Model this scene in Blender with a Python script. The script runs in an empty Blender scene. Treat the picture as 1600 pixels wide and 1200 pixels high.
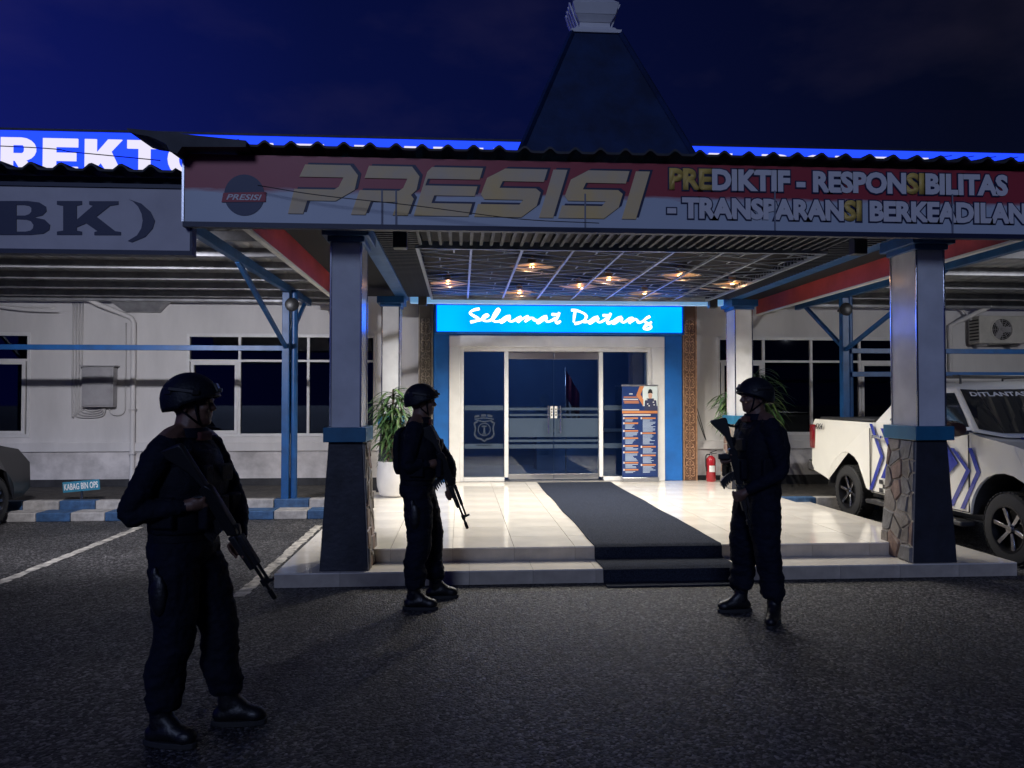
import bpy, bmesh, math, random
from mathutils import Vector, Matrix, noise
random.seed(7)
R = math.radians
SC = bpy.context.scene
COL = SC.collection

# ------------------------------------------------------------------ camera
cam_data = bpy.data.cameras.new('camera')
cam = bpy.data.objects.new('camera', cam_data)
COL.objects.link(cam)
cam.location = (0.0, 0.0, 1.68)
cam.rotation_euler = (R(90) + math.atan(25 / 1180), 0, -math.atan(80 / 1180))
cam_data.sensor_fit = 'HORIZONTAL'
cam_data.sensor_width = 36.0
cam_data.lens = 36.0 * 1180 / 1600
cam_data.clip_start = 0.05
cam_data.clip_end = 2000
SC.camera = cam
SURVEY = cam.rotation_euler.to_matrix()      # fixed sight lines from which flat print was measured

# ------------------------------------------------------------------ night sky
world = bpy.data.worlds.new('World')
SC.world = world
world.use_nodes = True
wt = world.node_tree
wt.nodes.clear()
wo = wt.nodes.new('ShaderNodeOutputWorld')
bg = wt.nodes.new('ShaderNodeBackground')
sky = wt.nodes.new('ShaderNodeTexSky')
sky.sky_type = 'NISHITA'
sky.sun_disc = False
sky.sun_elevation = R(-4.0)
sky.sun_rotation = R(-75)
skys = wt.nodes.new('ShaderNodeVectorMath'); skys.operation = 'SCALE'
skys.inputs['Scale'].default_value = 0.02
wt.links.new(sky.outputs[0], skys.inputs[0])
tc = wt.nodes.new('ShaderNodeTexCoord')
sep = wt.nodes.new('ShaderNodeSeparateXYZ')
wt.links.new(tc.outputs['Generated'], sep.inputs[0])
# city glow: the sky is bluer towards -X, darker towards +X
mr = wt.nodes.new('ShaderNodeMapRange')
mr.inputs['From Min'].default_value = -0.75
mr.inputs['From Max'].default_value = 0.55
wt.links.new(sep.outputs['X'], mr.inputs['Value'])
rmp = wt.nodes.new('ShaderNodeValToRGB')
rmp.color_ramp.elements[0].color = (0.0048, 0.0085, 0.135, 1)
rmp.color_ramp.elements[1].color = (0.0012, 0.0022, 0.0095, 1)
e = rmp.color_ramp.elements.new(0.45); e.color = (0.0018, 0.0042, 0.046, 1)
wt.links.new(mr.outputs[0], rmp.inputs[0])
mpn = wt.nodes.new('ShaderNodeMapping'); mpn.inputs['Scale'].default_value = (2.2, 2.2, 5.0)
wt.links.new(tc.outputs['Generated'], mpn.inputs[0])
cn = wt.nodes.new('ShaderNodeTexNoise'); cn.inputs['Scale'].default_value = 1.7; cn.inputs['Detail'].default_value = 5
cn.inputs['Roughness'].default_value = 0.55
wt.links.new(mpn.outputs[0], cn.inputs['Vector'])
cr = wt.nodes.new('ShaderNodeValToRGB')
cr.color_ramp.elements[0].position = 0.48; cr.color_ramp.elements[0].color = (0, 0, 0, 1)
cr.color_ramp.elements[1].position = 0.78; cr.color_ramp.elements[1].color = (0.008, 0.006, 0.009, 1)
wt.links.new(cn.outputs['Fac'], cr.inputs[0])
ad = wt.nodes.new('ShaderNodeVectorMath'); ad.operation = 'ADD'
hz = wt.nodes.new('ShaderNodeMapRange')          # light pollution: brighter low down
hz.inputs['From Min'].default_value = 0.0; hz.inputs['From Max'].default_value = 0.55
hz.inputs['To Min'].default_value = 1.55; hz.inputs['To Max'].default_value = 0.80
wt.links.new(sep.outputs['Z'], hz.inputs['Value'])
hs = wt.nodes.new('ShaderNodeVectorMath'); hs.operation = 'SCALE'
wt.links.new(rmp.outputs[0], hs.inputs[0]); wt.links.new(hz.outputs[0], hs.inputs['Scale'])
wt.links.new(hs.outputs[0], ad.inputs[0]); wt.links.new(cr.outputs[0], ad.inputs[1])
ad2 = wt.nodes.new('ShaderNodeVectorMath'); ad2.operation = 'ADD'
wt.links.new(ad.outputs[0], ad2.inputs[0]); wt.links.new(skys.outputs[0], ad2.inputs[1])
wt.links.new(ad2.outputs[0], bg.inputs[0])
bg.inputs['Strength'].default_value = 1.0
wt.links.new(bg.outputs[0], wo.inputs[0])

# one weak far light: the glow of the lit town behind the camera
sd = bpy.data.lights.new('town_glow', 'SUN')
sd.energy = 0.56
sd.angle = R(14)
sd.color = (0.50, 0.62, 1.0)
sun = bpy.data.objects.new('town_glow', sd)
COL.objects.link(sun)
sun.rotation_euler = (R(67), 0, R(-14))

SC.view_settings.view_transform = 'Standard'
SC.view_settings.look = 'None'
SC.view_settings.exposure = 0.0
SC.view_settings.gamma = 1.0
SC.cycles.use_denoising = True
SC.cycles.max_bounces = 8
SC.cycles.sample_clamp_indirect = 4.0
SC.cycles.blur_glossy = 0.5
SC.cycles.caustics_reflective = False
SC.cycles.caustics_refractive = False

# ------------------------------------------------------------------ materials
MATS = {}
def mat(name, col, rough=0.6, metal=0.0, var=0.0, vscale=6.0, bump=0.0, bscale=60.0, spec=0.5, coat=0.0,
        emis=None, estr=0.0, col2=None, detail=4.0, stretch=(1, 1, 1), dirt=0.0):
    if name in MATS: return MATS[name]
    m = bpy.data.materials.new(name); m.use_nodes = True
    nt = m.node_tree; b = nt.nodes['Principled BSDF']
    b.inputs['Base Color'].default_value = (*col, 1)
    b.inputs['Roughness'].default_value = rough
    b.inputs['Metallic'].default_value = metal
    b.inputs['Specular IOR Level'].default_value = spec
    b.inputs['Coat Weight'].default_value = coat
    b.inputs['Coat Roughness'].default_value = 0.06
    if emis:
        b.inputs['Emission Color'].default_value = (*emis, 1)
        b.inputs['Emission Strength'].default_value = estr
    if var or bump or dirt:
        t = nt.nodes.new('ShaderNodeTexCoord')
        mp = nt.nodes.new('ShaderNodeMapping'); mp.inputs['Scale'].default_value = stretch
        nt.links.new(t.outputs['Object'], mp.inputs[0])
    if var:
        n = nt.nodes.new('ShaderNodeTexNoise'); n.inputs['Scale'].default_value = vscale; n.inputs['Detail'].default_value = detail
        n.inputs['Roughness'].default_value = 0.6
        nt.links.new(mp.outputs[0], n.inputs['Vector'])
        cr = nt.nodes.new('ShaderNodeValToRGB')
        c2 = col2 or tuple(c * (1 - var) for c in col)
        c1 = tuple(min(1, c * (1 + var * 0.5)) for c in col)
        cr.color_ramp.elements[0].position = 0.32; cr.color_ramp.elements[0].color = (*c2, 1)
        cr.color_ramp.elements[1].position = 0.66; cr.color_ramp.elements[1].color = (*c1, 1)
        nt.links.new(n.outputs['Fac'], cr.inputs[0]); nt.links.new(cr.outputs[0], b.inputs['Base Color'])
        rr = nt.nodes.new('ShaderNodeMapRange')
        rr.inputs['To Min'].default_value = min(1, rough + 0.10); rr.inputs['To Max'].default_value = max(0.02, rough - 0.08)
        nt.links.new(n.outputs['Fac'], rr.inputs['Value']); nt.links.new(rr.outputs[0], b.inputs['Roughness'])
    if bump:
        n2 = nt.nodes.new('ShaderNodeTexNoise'); n2.inputs['Scale'].default_value = bscale; n2.inputs['Detail'].default_value = 3
        nt.links.new(mp.outputs[0], n2.inputs['Vector'])
        bp = nt.nodes.new('ShaderNodeBump'); bp.inputs['Strength'].default_value = min(1, bump * 1.0); bp.inputs['Distance'].default_value = 0.01
        nt.links.new(n2.outputs['Fac'], bp.inputs['Height']); nt.links.new(bp.outputs[0], b.inputs['Normal'])
    MATS[name] = m
    return m

def asphalt():
    m = bpy.data.materials.new('asphalt'); m.use_nodes = True
    nt = m.node_tree; b = nt.nodes['Principled BSDF']; L = nt.links.new
    t = nt.nodes.new('ShaderNodeTexCoord')
    v = nt.nodes.new('ShaderNodeTexVoronoi'); v.inputs['Scale'].default_value = 57
    L(t.outputs['Object'], v.inputs['Vector'])
    n = nt.nodes.new('ShaderNodeTexNoise'); n.inputs['Scale'].default_value = 110; n.inputs['Detail'].default_value = 5
    L(t.outputs['Object'], n.inputs['Vector'])
    n2 = nt.nodes.new('ShaderNodeTexNoise'); n2.inputs['Scale'].default_value = 0.75; n2.inputs['Detail'].default_value = 9
    n2.inputs['Roughness'].default_value = 0.7
    L(t.outputs['Object'], n2.inputs['Vector'])
    sp = nt.nodes.new('ShaderNodeSeparateColor'); L(v.outputs['Color'], sp.inputs[0])
    cr = nt.nodes.new('ShaderNodeValToRGB')          # stone chips: most dark, a few pale
    cr.color_ramp.elements[0].position = 0.10; cr.color_ramp.elements[0].color = (0.012, 0.012, 0.013, 1)
    cr.color_ramp.elements[1].position = 1.0; cr.color_ramp.elements[1].color = (0.23, 0.225, 0.225, 1)
    e1 = cr.color_ramp.elements.new(0.62); e1.color = (0.030, 0.029, 0.030, 1)
    L(sp.outputs[0], cr.inputs[0])
    pr = nt.nodes.new('ShaderNodeValToRGB')          # patches, oil and tyre wear
    pr.color_ramp.elements[0].position = 0.30; pr.color_ramp.elements[0].color = (0.28, 0.28, 0.29, 1)
    pr.color_ramp.elements[1].position = 0.70; pr.color_ramp.elements[1].color = (1.35, 1.30, 1.28, 1)
    L(n2.outputs['Fac'], pr.inputs[0])
    mu = nt.nodes.new('ShaderNodeVectorMath'); mu.operation = 'MULTIPLY'
    L(cr.outputs[0], mu.inputs[0]); L(pr.outputs[0], mu.inputs[1]); L(mu.outputs[0], b.inputs['Base Color'])
    rg = nt.nodes.new('ShaderNodeMapRange'); rg.inputs['To Min'].default_value = 0.75; rg.inputs['To Max'].default_value = 0.38
    L(sp.outputs[1], rg.inputs['Value'])
    L(rg.outputs[0], b.inputs['Roughness'])
    b.inputs['Specular IOR Level'].default_value = 0.5
    ad = nt.nodes.new('ShaderNodeMath'); ad.operation = 'SUBTRACT'
    L(n.outputs['Fac'], ad.inputs[0]); L(v.outputs['Distance'], ad.inputs[1])
    bp = nt.nodes.new('ShaderNodeBump'); bp.inputs['Strength'].default_value = 1.0; bp.inputs['Distance'].default_value = 0.02
    L(ad.outputs[0], bp.inputs['Height']); L(bp.outputs[0], b.inputs['Normal'])
    return m

def glass_mat(name, tint, rough=0.02, base=0.10):
    """thin pane: fresnel mix of a mirror and a tinted see-through"""
    m = bpy.data.materials.new(name); m.use_nodes = True
    nt = m.node_tree; nt.nodes.clear(); L = nt.links.new
    o = nt.nodes.new('ShaderNodeOutputMaterial')
    tr = nt.nodes.new('ShaderNodeBsdfTransparent'); tr.inputs[0].default_value = (*tint, 1)
    gl = nt.nodes.new('ShaderNodeBsdfGlossy'); gl.inputs['Roughness'].default_value = rough
    gl.inputs[0].default_value = (0.9, 0.95, 1, 1)
    lw = nt.nodes.new('ShaderNodeFresnel'); lw.inputs['IOR'].default_value = 1.55
    mr = nt.nodes.new('ShaderNodeMapRange'); mr.inputs['To Min'].default_value = base; mr.inputs['To Max'].default_value = 1.0
    L(lw.outputs[0], mr.inputs['Value'])
    mx = nt.nodes.new('ShaderNodeMixShader')
    L(mr.outputs[0], mx.inputs[0]); L(tr.outputs[0], mx.inputs[1]); L(gl.outputs[0], mx.inputs[2])
    L(mx.outputs[0], o.inputs[0])
    return m

def emit(name, col, s):
    m = bpy.data.materials.new(name); m.use_nodes = True
    nt = m.node_tree; nt.nodes.clear()
    o = nt.nodes.new('ShaderNodeOutputMaterial'); em = nt.nodes.new('ShaderNodeEmission')
    em.inputs[0].default_value = (*col, 1); em.inputs[1].default_value = s
    nt.links.new(em.outputs[0], o.inputs[0])
    return m

def lightbox(name, col, s, period, amp, x0):
    """a backlit panel: rows of tubes behind it make it a little uneven"""
    m = emit(name, col, s); nt = m.node_tree; L = nt.links.new
    em = [n for n in nt.nodes if n.type == 'EMISSION'][0]
    t = nt.nodes.new('ShaderNodeTexCoord'); n = nt.nodes.new('ShaderNodeTexNoise')
    n.inputs['Scale'].default_value = period; n.inputs['Detail'].default_value = 1
    L(t.outputs['Object'], n.inputs['Vector'])
    mr = nt.nodes.new('ShaderNodeMapRange'); mr.inputs['From Min'].default_value = 0.3; mr.inputs['From Max'].default_value = 0.7
    mr.inputs['To Min'].default_value = s * (1 - amp); mr.inputs['To Max'].default_value = s * (1 + amp)
    L(n.outputs['Fac'], mr.inputs['Value']); L(mr.outputs[0], em.inputs[1])
    return m

M_ASPHALT = asphalt()
M_LINE = mat('line_paint', (0.42, 0.39, 0.34), 0.7, var=0.75, vscale=9, col2=(0.10, 0.095, 0.09), bump=0.5, bscale=90)
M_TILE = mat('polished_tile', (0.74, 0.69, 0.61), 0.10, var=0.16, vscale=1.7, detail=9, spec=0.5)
M_TILE2 = mat('polished_tile_shaded', (0.50, 0.44, 0.36), 0.2, var=0.28, vscale=3.0)  # darker copy of the tile, with the risers' shade put into its colour
M_GROUT = mat('grout', (0.22, 0.20, 0.18), 0.85)
M_CARPET = mat('carpet_fibre', (0.028, 0.034, 0.052), 0.95, var=0.6, vscale=85, bump=1.0, bscale=240, spec=0.1)
M_WALL = mat('wall_paint', (0.66, 0.64, 0.63), 0.75, var=0.13, vscale=1.6, bump=0.12, bscale=35, stretch=(1, 1, 0.3), detail=8)
M_WALL_LOW = mat('plinth_paint', (0.60, 0.57, 0.56), 0.8, var=0.38, vscale=2.1, bump=0.15, bscale=30)
M_BLACK_BAND = mat('black_plinth', (0.03, 0.03, 0.034), 0.7, var=0.4, vscale=5)
M_FRAME = mat('window_aluminium', (0.70, 0.69, 0.68), 0.4, var=0.08)
M_PANE = glass_mat('window_glass', (0.10, 0.12, 0.18), 0.015, 0.03)
M_DOORGLASS = glass_mat('door_glass', (0.70, 0.80, 0.92), 0.01, 0.035)
M_CREST = mat('crest_film', (0.018, 0.030, 0.055), 0.5)
M_FROST = mat('frosted_film', (0.030, 0.052, 0.090), 0.5)
M_ROOM = mat('room_paint', (0.13, 0.22, 0.40), 0.8, var=0.15, vscale=1)
M_BLUE = mat('blue_paint', (0.012, 0.13, 0.44), 0.42, var=0.18, vscale=3)
M_BLUE_STEEL = mat('blue_steel', (0.010, 0.075, 0.23), 0.4, var=0.25, vscale=5, bump=0.05)
M_BLUE_LEDGE = mat('blue_ledge_paint', (0.015, 0.14, 0.26), 0.45, var=0.15, vscale=6)
M_BEAM = mat('glowing_blue_beam', (0.55, 0.70, 0.82), 0.5, emis=(.14, .48, .95), estr=.42)  # beam glows by itself, standing in for the cyan light on it
M_WHITE = mat('white_paint', (0.74, 0.73, 0.71), 0.45, var=0.08, vscale=3)
M_COL = mat('column_panel', (0.66, 0.66, 0.67), 0.16, var=0.14, vscale=3, detail=8, bump=.03, bscale=8, spec=0.5)
M_CHROME = mat('steel_trim', (0.70, 0.70, 0.72), 0.16, 1.0)
M_STEEL = mat('brushed_steel', (0.55, 0.55, 0.57), 0.3, 1.0, bump=0.05, bscale=120)
M_DARKPAINT = mat('dark_base_paint', (0.016, 0.018, 0.030), 0.55, var=0.5, vscale=5, detail=8, bump=.35, bscale=22)
M_STONE = mat('flat_stone', (0.20, 0.175, 0.15), 0.5, var=0.4, vscale=7, bump=0.6, bscale=26)
M_STONE2 = mat('rust_stone', (0.20, 0.13, 0.10), 0.55, var=0.4, vscale=9, bump=0.6, bscale=28)
M_STONE3 = mat('grey_stone', (0.15, 0.145, 0.14), 0.5, var=0.4, vscale=8, bump=0.6, bscale=30)
M_MORTAR = mat('mortar', (0.33, 0.30, 0.26), 0.85, var=0.2, vscale=30, bump=0.3)
M_ROOFSHEET = mat('roof_sheet_dark', (0.035, 0.037, 0.045), 0.6, var=0.3, vscale=4)
M_PYR = mat('pyramid_shingle', (0.004, 0.022, 0.085), 0.65, var=0.4, vscale=3, bump=.4, bscale=12)
M_ZINC = mat('zinc_sheet', (0.42, 0.42, 0.43), 0.45, 0.35, var=0.35, vscale=2.2, stretch=(1, .3, 1))
M_PURLIN = mat('galvanised_purlin', (0.34, 0.34, 0.36), 0.45, 0.4, var=0.3, vscale=5)
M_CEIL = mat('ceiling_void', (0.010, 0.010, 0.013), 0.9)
M_SLAT = mat('timber_slat', (0.020, 0.025, 0.045), 0.5, var=0.3, vscale=12)
M_LATTICE = mat('lattice_metal', (0.34, 0.38, 0.46), 0.3, 0.3)
M_COPPER = mat('carved_copper', (0.52, 0.30, 0.18), 0.35, 0.4, var=0.3, vscale=20)
M_COPPER_BACK = mat('carved_back', (0.17, 0.09, 0.055), 0.45, 0.2)
M_GREYCARVE = mat('carved_grey', (0.30, 0.25, 0.20), 0.5, 0.25, var=0.3, vscale=20)
M_BLACK = mat('black_plastic', (0.012, 0.012, 0.014), 0.4)
M_RUBBER = mat('rubber', (0.018, 0.018, 0.019), 0.75, bump=0.2, bscale=90)
M_SIGNCYAN = lightbox('welcome_sign_light', (0.0, 0.115, 1.0), 4.8, 1.3, 0.16, 0)
M_SIGNWHITE = emit('welcome_letter_light', (1.0, 0.97, 0.95), 1.6)
M_SIGNBLUE = emit('roof_sign_light', (0.013, 0.052, 1.0), 1.7)
M_SIGNBLUE_W = emit('roof_letter_light', (0.86, 0.82, 1.0), 1.0)
M_CLOTH = mat('black_uniform', (0.0035, 0.0055, 0.015), 0.8, spec=0.2, var=0.35, vscale=14, bump=0.35, bscale=70)
M_VEST = mat('tactical_nylon', (0.003, 0.0045, 0.011), 0.7, spec=0.2, var=0.3, vscale=25, bump=0.5, bscale=150)
M_BOOT = mat('boot_leather', (0.006, 0.006, 0.008), 0.42, var=0.2, vscale=30, bump=0.25, bscale=60)
M_HELMET = mat('helmet_cover', (0.006, 0.008, 0.014), 0.55, spec=0.3, var=0.3, vscale=20, bump=0.4, bscale=60)
M_SKIN = mat('skin', (0.15, 0.08, 0.055), 0.5, var=0.15, vscale=20, bump=0.1, bscale=140)
M_GUN = mat('gun_metal', (0.030, 0.031, 0.035), 0.36, 0.6, var=0.2, vscale=20)
M_POLYMER = mat('gun_polymer', (0.014, 0.014, 0.016), 0.5)
M_SCARF = mat('red_brown_patch', (0.07, 0.015, 0.012), 0.8)

# ------------------------------------------------------------------ geometry helpers
def tag(o, label=None, cat=None, group=None, kind=None):
    if label: o['label'] = label
    if cat: o['category'] = cat
    if group: o['group'] = group
    if kind: o['kind'] = kind
    return o

def thing(name, label, cat, loc=(0, 0, 0), group=None, kind=None):
    o = bpy.data.objects.new(name, None); COL.objects.link(o)
    o.location = loc; o.empty_display_size = 0.1
    return tag(o, label, cat, group, kind)

def setp(o, parent):
    """parent without moving: geometry is written in world coordinates"""
    if parent is None: return o
    o.parent = parent
    w = parent.matrix_basis.copy(); p = parent.parent; inv = parent.matrix_parent_inverse.copy()
    W = inv @ w if p else w
    while p:
        W = (p.matrix_parent_inverse @ p.matrix_basis if p.parent else p.matrix_basis.copy()) @ W
        p = p.parent
    o.matrix_parent_inverse = W.inverted()
    return o

class MB:
    def __init__(s): s.v = []; s.f = []; s.mi = []
    def add(s, vs, fs, mi=0):
        n = len(s.v); s.v += [tuple(v) for v in vs]
        for f in fs: s.f.append(tuple(i + n for i in f)); s.mi.append(mi)
        return s
    def box(s, x0, x1, y0, y1, z0, z1, mi=0):
        if x0 > x1: x0, x1 = x1, x0
        if y0 > y1: y0, y1 = y1, y0
        if z0 > z1: z0, z1 = z1, z0
        return s.add([(x0, y0, z0), (x1, y0, z0), (x1, y1, z0), (x0, y1, z0), (x0, y0, z1), (x1, y0, z1), (x1, y1, z1), (x0, y1, z1)],
                     [(0, 3, 2, 1), (4, 5, 6, 7), (0, 1, 5, 4), (1, 2, 6, 5), (2, 3, 7, 6), (3, 0, 4, 7)], mi)
    def obox(s, c, ex, ey, ez, mi=0):
        """box from a centre and three half-extent vectors"""
        c, ex, ey, ez = map(Vector, (c, ex, ey, ez)); vs = []
        for k in (-1, 1):
            for a, b in ((-1, -1), (1, -1), (1, 1), (-1, 1)): vs.append(c + a * ex + b * ey + k * ez)
        return s.add(vs, [(0, 3, 2, 1), (4, 5, 6, 7), (0, 1, 5, 4), (1, 2, 6, 5), (2, 3, 7, 6), (3, 0, 4, 7)], mi)
    def bar(s, p0, p1, w, h, up=(0, 0, 1), mi=0):
        p0, p1 = Vector(p0), Vector(p1); d = (p1 - p0).normalized(); u = Vector(up)
        sd = d.cross(u)
        if sd.length < 1e-4: sd = d.cross(Vector((1, 0, 0)))
        sd.normalize(); u = sd.cross(d)
        return s.obox((p0 + p1) / 2, (p1 - p0) / 2, sd * w / 2, u * h / 2, mi)
    def frustum(s, a, b, mi=0):
        """a, b: (x0,x1,y0,y1,z) lower and upper rectangles"""
        vs = [(a[0], a[2], a[4]), (a[1], a[2], a[4]), (a[1], a[3], a[4]), (a[0], a[3], a[4]),
              (b[0], b[2], b[4]), (b[1], b[2], b[4]), (b[1], b[3], b[4]), (b[0], b[3], b[4])]
        return s.add(vs, [(0, 3, 2, 1), (4, 5, 6, 7), (0, 1, 5, 4), (1, 2, 6, 5), (2, 3, 7, 6), (3, 0, 4, 7)], mi)
    def tube(s, pts, r, n=8, mi=0, cap=True, flat=None):
        pts = [Vector(p) for p in pts]; m = len(pts)
        rs = r if isinstance(r, (list, tuple)) else [r] * m
        base = len(s.v); prev = None
        for i, p in enumerate(pts):
            d = (pts[min(i + 1, m - 1)] - pts[max(i - 1, 0)])
            d = d.normalized() if d.length > 1e-9 else Vector((0, 0, 1))
            if prev is None:
                a = d.cross(Vector((0, 0, 1)))
                if a.length < 0.1: a = d.cross(Vector((1, 0, 0)))
            else: a = prev - d * prev.dot(d)
            a.normalize(); b = d.cross(a); prev = a
            for k in range(n):
                t = 2 * math.pi * k / n
                q = a * math.cos(t) * rs[i] + b * math.sin(t) * rs[i]
                if flat: q = Vector((q.x * flat[0], q.y * flat[1], q.z * flat[2]))
                s.v.append(tuple(p + q))
        for i in range(m - 1):
            for k in range(n):
                k2 = (k + 1) % n
                s.f.append((base + i * n + k, base + i * n + k2, base + (i + 1) * n + k2, base + (i + 1) * n + k)); s.mi.append(mi)
        if cap:
            s.f.append(tuple(base + k for k in reversed(range(n)))); s.mi.append(mi)
            s.f.append(tuple(base + (m - 1) * n + k for k in range(n))); s.mi.append(mi)
        return s
    def lathe(s, prof, c=(0, 0, 0), n=24, axis='z', mi=0, cap=True):
        base = len(s.v); c = Vector(c)
        for r, h in prof:
            for k in range(n):
                t = 2 * math.pi * k / n
                if axis == 'z': q = (r * math.cos(t), r * math.sin(t), h)
                elif axis == 'x': q = (h, r * math.cos(t), r * math.sin(t))
                else: q = (r * math.sin(t), h, r * math.cos(t))
                s.v.append(tuple(c + Vector(q)))
        for i in range(len(prof) - 1):
            for k in range(n):
                k2 = (k + 1) % n
                s.f.append((base + i * n + k, base + i * n + k2, base + (i + 1) * n + k2, base + (i + 1) * n + k)); s.mi.append(mi)
        if cap:
            s.f.append(tuple(base + k for k in reversed(range(n)))); s.mi.append(mi)
            s.f.append(tuple(base + (len(prof) - 1) * n + k for k in range(n))); s.mi.append(mi)
        return s
    def prism(s, poly, fn, d0, d1, mi=0):
        """poly: 2-D outline; fn(a,b,d) -> 3-D point; between depths d0 and d1"""
        n = len(poly)
        vs = [fn(a, b, d0) for a, b in poly] + [fn(a, b, d1) for a, b in poly]
        fs = [tuple(range(n)), tuple(reversed(range(n, 2 * n)))]
        for i in range(n): fs.append((i, i + n, (i + 1) % n + n, (i + 1) % n))
        return s.add(vs, fs, mi)
    def mesh(s, name, mats):
        me = bpy.data.meshes.new(name); me.from_pydata(s.v, [], s.f)
        for m in (mats if isinstance(mats, (list, tuple)) else [mats]): me.materials.append(m)
        if any(s.mi):
            for p, i in zip(me.polygons, s.mi): p.material_index = i
        bm = bmesh.new(); bm.from_mesh(me); bmesh.ops.recalc_face_normals(bm, faces=bm.faces); bm.to_mesh(me); bm.free()
        return me
    def build(s, name, mats, parent=None, smooth=False, bevel=0.0, seg=2, angle=35):
        o = bpy.data.objects.new(name, s.mesh(name, mats)); COL.objects.link(o)
        if smooth:
            o.data.shade_smooth()
            if smooth == 'auto': o.data.set_sharp_from_angle(angle=R(angle))
        if bevel:
            b = o.modifiers.new('bevel', 'BEVEL'); b.width = bevel; b.segments = seg; b.limit_method = 'ANGLE'; b.angle_limit = R(30)
            o.data.shade_smooth(); o.data.set_sharp_from_angle(angle=R(40))
            b.harden_normals = False
        return setp(o, parent)

def inst(mesh, name, parent, loc=(0, 0, 0), rot=(0, 0, 0), scale=(1, 1, 1)):
    o = bpy.data.objects.new(name, mesh); COL.objects.link(o)
    o.location = loc; o.rotation_euler = rot; o.scale = scale
    return setp(o, parent)

def copy_tree(o, parent=None):
    c = o.copy(); COL.objects.link(c)
    if parent is not None: c.parent = parent; c.matrix_parent_inverse = o.matrix_parent_inverse.copy()
    for ch in list(o.children): copy_tree(ch, c)
    return c

def text_mesh(s, offset=0.0, extrude=0.0, spacing=1.0, shear=0.0):
    cu = bpy.data.curves.new('lettering', 'FONT'); cu.body = s; cu.offset = offset; cu.extrude = extrude
    cu.space_character = spacing; cu.shear = shear; cu.resolution_u = 3; cu.size = 1.0
    o = bpy.data.objects.new('lettering', cu); COL.objects.link(o)
    dg = bpy.context.evaluated_depsgraph_get()
    me = bpy.data.meshes.new_from_object(o.evaluated_get(dg))
    bpy.data.objects.remove(o); bpy.data.curves.remove(cu)
    return me

def text_on(s, x0, x1, z0, z1, y, material, parent, name='lettering', offset=0.0, shear=0.0, ext=0.002, spacing=1.0, ref=None, tf=None):
    """letters facing -Y, scaled into the box x0..x1, z0..z1 (ref: text whose bounds set the scale)"""
    me = text_mesh(s, offset, 0.0, spacing, shear)
    def bounds(m): return (min(v.co.x for v in m.vertices), max(v.co.x for v in m.vertices), min(v.co.y for v in m.vertices), max(v.co.y for v in m.vertices))
    if ref is not None: a = ref
    else: a = bounds(me)
    sx = (x1 - x0) / (a[1] - a[0]); sz = (z1 - z0) / (a[3] - a[2])
    for v in me.vertices:
        p = Vector((x0 + (v.co.x - a[0]) * sx, y, z0 + (v.co.y - a[2]) * sz))
        v.co = tf(p) if tf else p
    me.materials.clear(); me.materials.append(material)
    for p in me.polygons: p.material_index = 0; p.use_smooth = False
    o = bpy.data.objects.new(name, me); COL.objects.link(o)
    if ext:
        so = o.modifiers.new('thick', 'SOLIDIFY'); so.thickness = ext; so.offset = 1.0
    return setp(o, parent), a

def catmull(pts, k=6):
    P = [Vector(p) for p in pts]; P = [P[0] * 2 - P[1]] + P + [P[-1] * 2 - P[-2]]; out = []
    for i in range(1, len(P) - 2):
        for j in range(k):
            t = j / k
            out.append(0.5 * ((2 * P[i]) + (P[i + 1] - P[i - 1]) * t + (2 * P[i - 1] - 5 * P[i] + 4 * P[i + 1] - P[i + 2]) * t * t
                              + (3 * P[i] - P[i - 1] - 3 * P[i + 1] + P[i + 2]) * t ** 3))
    out.append(P[-2]); return out
# ================================================================== SETTING: ground, platform, kerbs
def sheet(name, x0, x1, y0, y1, z, m, label=None, parent=None, kind='structure'):
    o = MB().add([(x0, y0, z), (x1, y0, z), (x1, y1, z), (x0, y1, z)], [(0, 1, 2, 3)]).build(name, m, parent)
    if kind and parent is None: o['kind'] = kind
    return o
sheet('ground', -300, 300, -200, 400, 0.0, M_ASPHALT)
for i, (x0, x1, y0, y1) in enumerate([(-4.28, -4.17, 6.75, 10.3), (-1.94, -1.83, 6.62, 10.3)]):
    ln = MB(); n = 40
    horiz = (x1 - x0) > (y1 - y0)
    for k in range(n):   # ragged worn edges
        a0, a1 = k / n, (k + 1) / n
        j = [random.uniform(-0.012, 0.012) for _ in range(2)]
        if horiz: ln.add([(x0 + (x1 - x0) * a0, y0 + j[0], .004), (x0 + (x1 - x0) * a1, y0 + j[0], .004), (x0 + (x1 - x0) * a1, y1 + j[1], .004), (x0 + (x1 - x0) * a0, y1 + j[1], .004)], [(0, 1, 2, 3)])
        else: ln.add([(x0 + j[0], y0 + (y1 - y0) * a0, .004), (x1 + j[1], y0 + (y1 - y0) * a0, .004), (x1 + j[1], y0 + (y1 - y0) * a1, .004), (x0 + j[0], y0 + (y1 - y0) * a1, .004)], [(0, 1, 2, 3)])
    o = ln.build('parking_line', M_LINE); o['kind'] = 'structure'

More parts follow.
